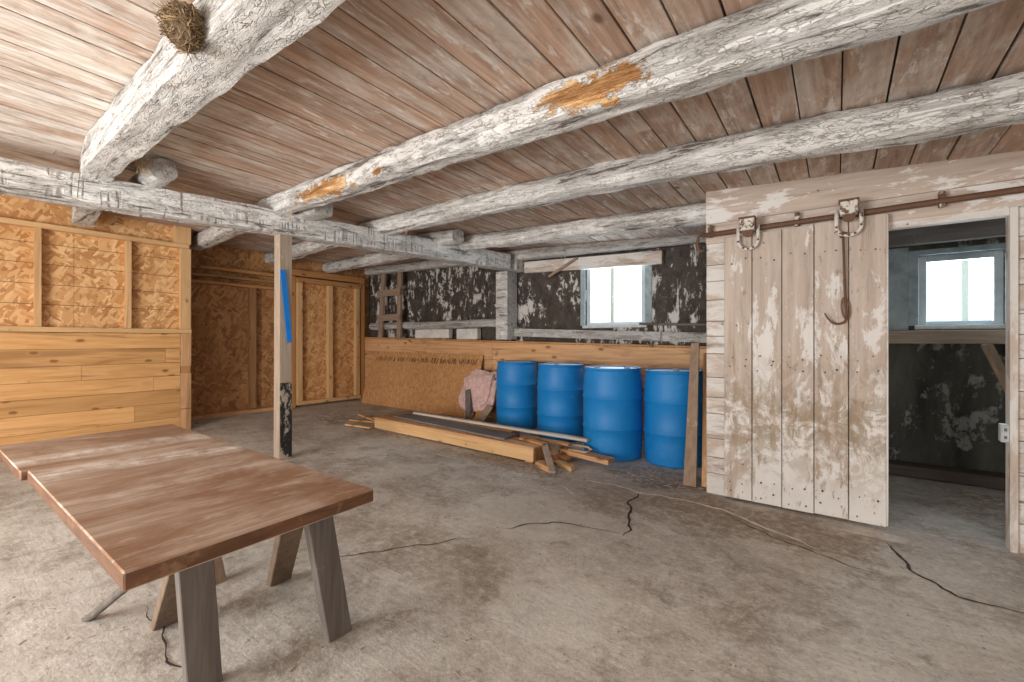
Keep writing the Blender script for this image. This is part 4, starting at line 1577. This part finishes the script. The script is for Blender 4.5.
# ================================================================== SMALL STUFF
# bird nest of straw and mud on the side of the first ceiling beam
ns = thing('bird_nest', 'straw and mud bird nest stuck to the side of the thick ceiling beam', 'nest', (-1.99, 0.60, 2.36))
NC = Vector((-1.945, 0.588, 2.375))
bm = NB()
bmesh.ops.create_icosphere(bm, subdivisions=4, radius=1.0)
for v in bm.verts:
    c = v.co.copy()
    k = 0.55 + 0.55 * (c.z * 0.5 + 0.5)
    n_ = 1 + noise.noise(c * 3) * 0.18 + noise.noise(c * 9) * 0.10
    v.co = NC + Vector((c.x * 0.10 * k * n_ + c.z * -0.03, c.y * 0.062 * k * n_, c.z * 0.085 * n_))
obj('nest_cup', bm, m_plain('nest_mud', (0.11, 0.075, 0.047), 0.95, 0.5, 40), parent=ns, smooth=False)
bm = NB()
rnd = random.Random(5)
for k in range(420):
    a = rnd.uniform(0, 6.283)
    zz = rnd.uniform(-1, 1)
    rr = math.sqrt(max(0, 1 - zz * zz))
    kk = 0.55 + 0.55 * (zz * 0.5 + 0.5)
    p = NC + Vector((rr * math.cos(a) * 0.102 * kk - 0.03 * zz, rr * math.sin(a) * 0.064 * kk, zz * 0.087))
    d = Vector((rnd.gauss(0, 1), rnd.gauss(0, 1), rnd.gauss(0, 0.7))).normalized()
    nrm = (p - NC).normalized()
    d = (d - nrm * d.dot(nrm) * 0.75).normalized()
    L = rnd.uniform(0.015, 0.045)
    tube(bm, [p - d * L, p + nrm * 0.004, p + d * L], rnd.uniform(0.0009, 0.0018), 3)
obj('straw', bm, m_plain('nest_straw', (0.27, 0.19, 0.105), 0.9, 0.6, 30), parent=ns)

# wisps of straw hanging from the beams
for (c, L, nn, lab) in (((-4.22, 1.02, 2.585), 0.11, 26, 'tuft of straw hanging by the round log end beside the nest beam'),
                        ((-4.16, 2.10, 2.46), 0.13, 3, 'few thin straws hanging below the patched log'),
                        ((-3.75, 3.12, 2.42), 0.06, 6, 'thin straws hanging where the log crosses the girder near the back')):
    bm = NB()
    for k in range(nn):
        p = Vector(c) + Vector((rnd.uniform(-0.05, 0.05), rnd.uniform(-0.04, 0.04), rnd.uniform(0, 0.03)))
        l = L * rnd.uniform(0.5, 1.1)
        tube(bm, [p, p + Vector((rnd.uniform(-0.02, 0.02), rnd.uniform(-0.02, 0.02), -l * 0.5)), p + Vector((rnd.uniform(-0.03, 0.03), rnd.uniform(-0.03, 0.03), -l))], 0.0022, 3)
    tag(obj('straw_wisp', bm, m_plain('hanging_straw', (0.50, 0.36, 0.24), 0.9, 0.3)), lab, 'straw', 'straw wisps hanging from the logs')

# dropped chips, straw and dirt on the floor: uncountable litter
bm = NB()
rnd = random.Random(21)


def chip(x, y, L, w, t=0.004):
    a = rnd.uniform(0, 3.1416)
    z = floor_bumpy(x, y) + t * 0.5
    M = Matrix.Translation((x, y, z)) @ Matrix.Rotation(a, 4, 'Z') @ Matrix.Rotation(rnd.uniform(-0.12, 0.12), 4, 'Y')
    box(bm, -L / 2, L / 2, -w / 2, w / 2, -t / 2, t / 2, 0, M)


for k in range(260):
    chip(rnd.gauss(-2.5, 0.35), rnd.gauss(3.5, 0.10), rnd.uniform(0.015, 0.06), rnd.uniform(0.004, 0.015))
for k in range(120):
    chip(rnd.uniform(-5.1, -4.2), rnd.gauss(3.58, 0.05), rnd.uniform(0.015, 0.07), rnd.uniform(0.004, 0.014))
for k in range(150):
    chip(rnd.uniform(-6.8, -5.3), rnd.uniform(3.4, 4.8), rnd.uniform(0.015, 0.07), rnd.uniform(0.004, 0.014))
for k in range(170):
    chip(rnd.uniform(-3.4, -1.0), rnd.uniform(-0.2, 2.4), rnd.uniform(0.006, 0.03), rnd.uniform(0.002, 0.008), 0.002)
for k in range(130):
    chip(rnd.uniform(-1.6, 0.9), rnd.uniform(1.6, 3.6), rnd.uniform(0.006, 0.025), rnd.uniform(0.002, 0.007), 0.002)
for k in range(90):
    chip(rnd.uniform(-1.7, -0.9), rnd.uniform(3.75, 4.2), rnd.uniform(0.008, 0.04), rnd.uniform(0.004, 0.012))
for k in range(60):
    chip(rnd.uniform(0.7, 1.3), rnd.uniform(4.2, 5.2), rnd.uniform(0.02, 0.08), rnd.uniform(0.003, 0.008))
lit = obj('floor_litter', bm, m_greywood('x', 2), recentre=False)
tag(lit, 'scattered wood chips and straw on the concrete floor', 'litter', None, 'stuff')
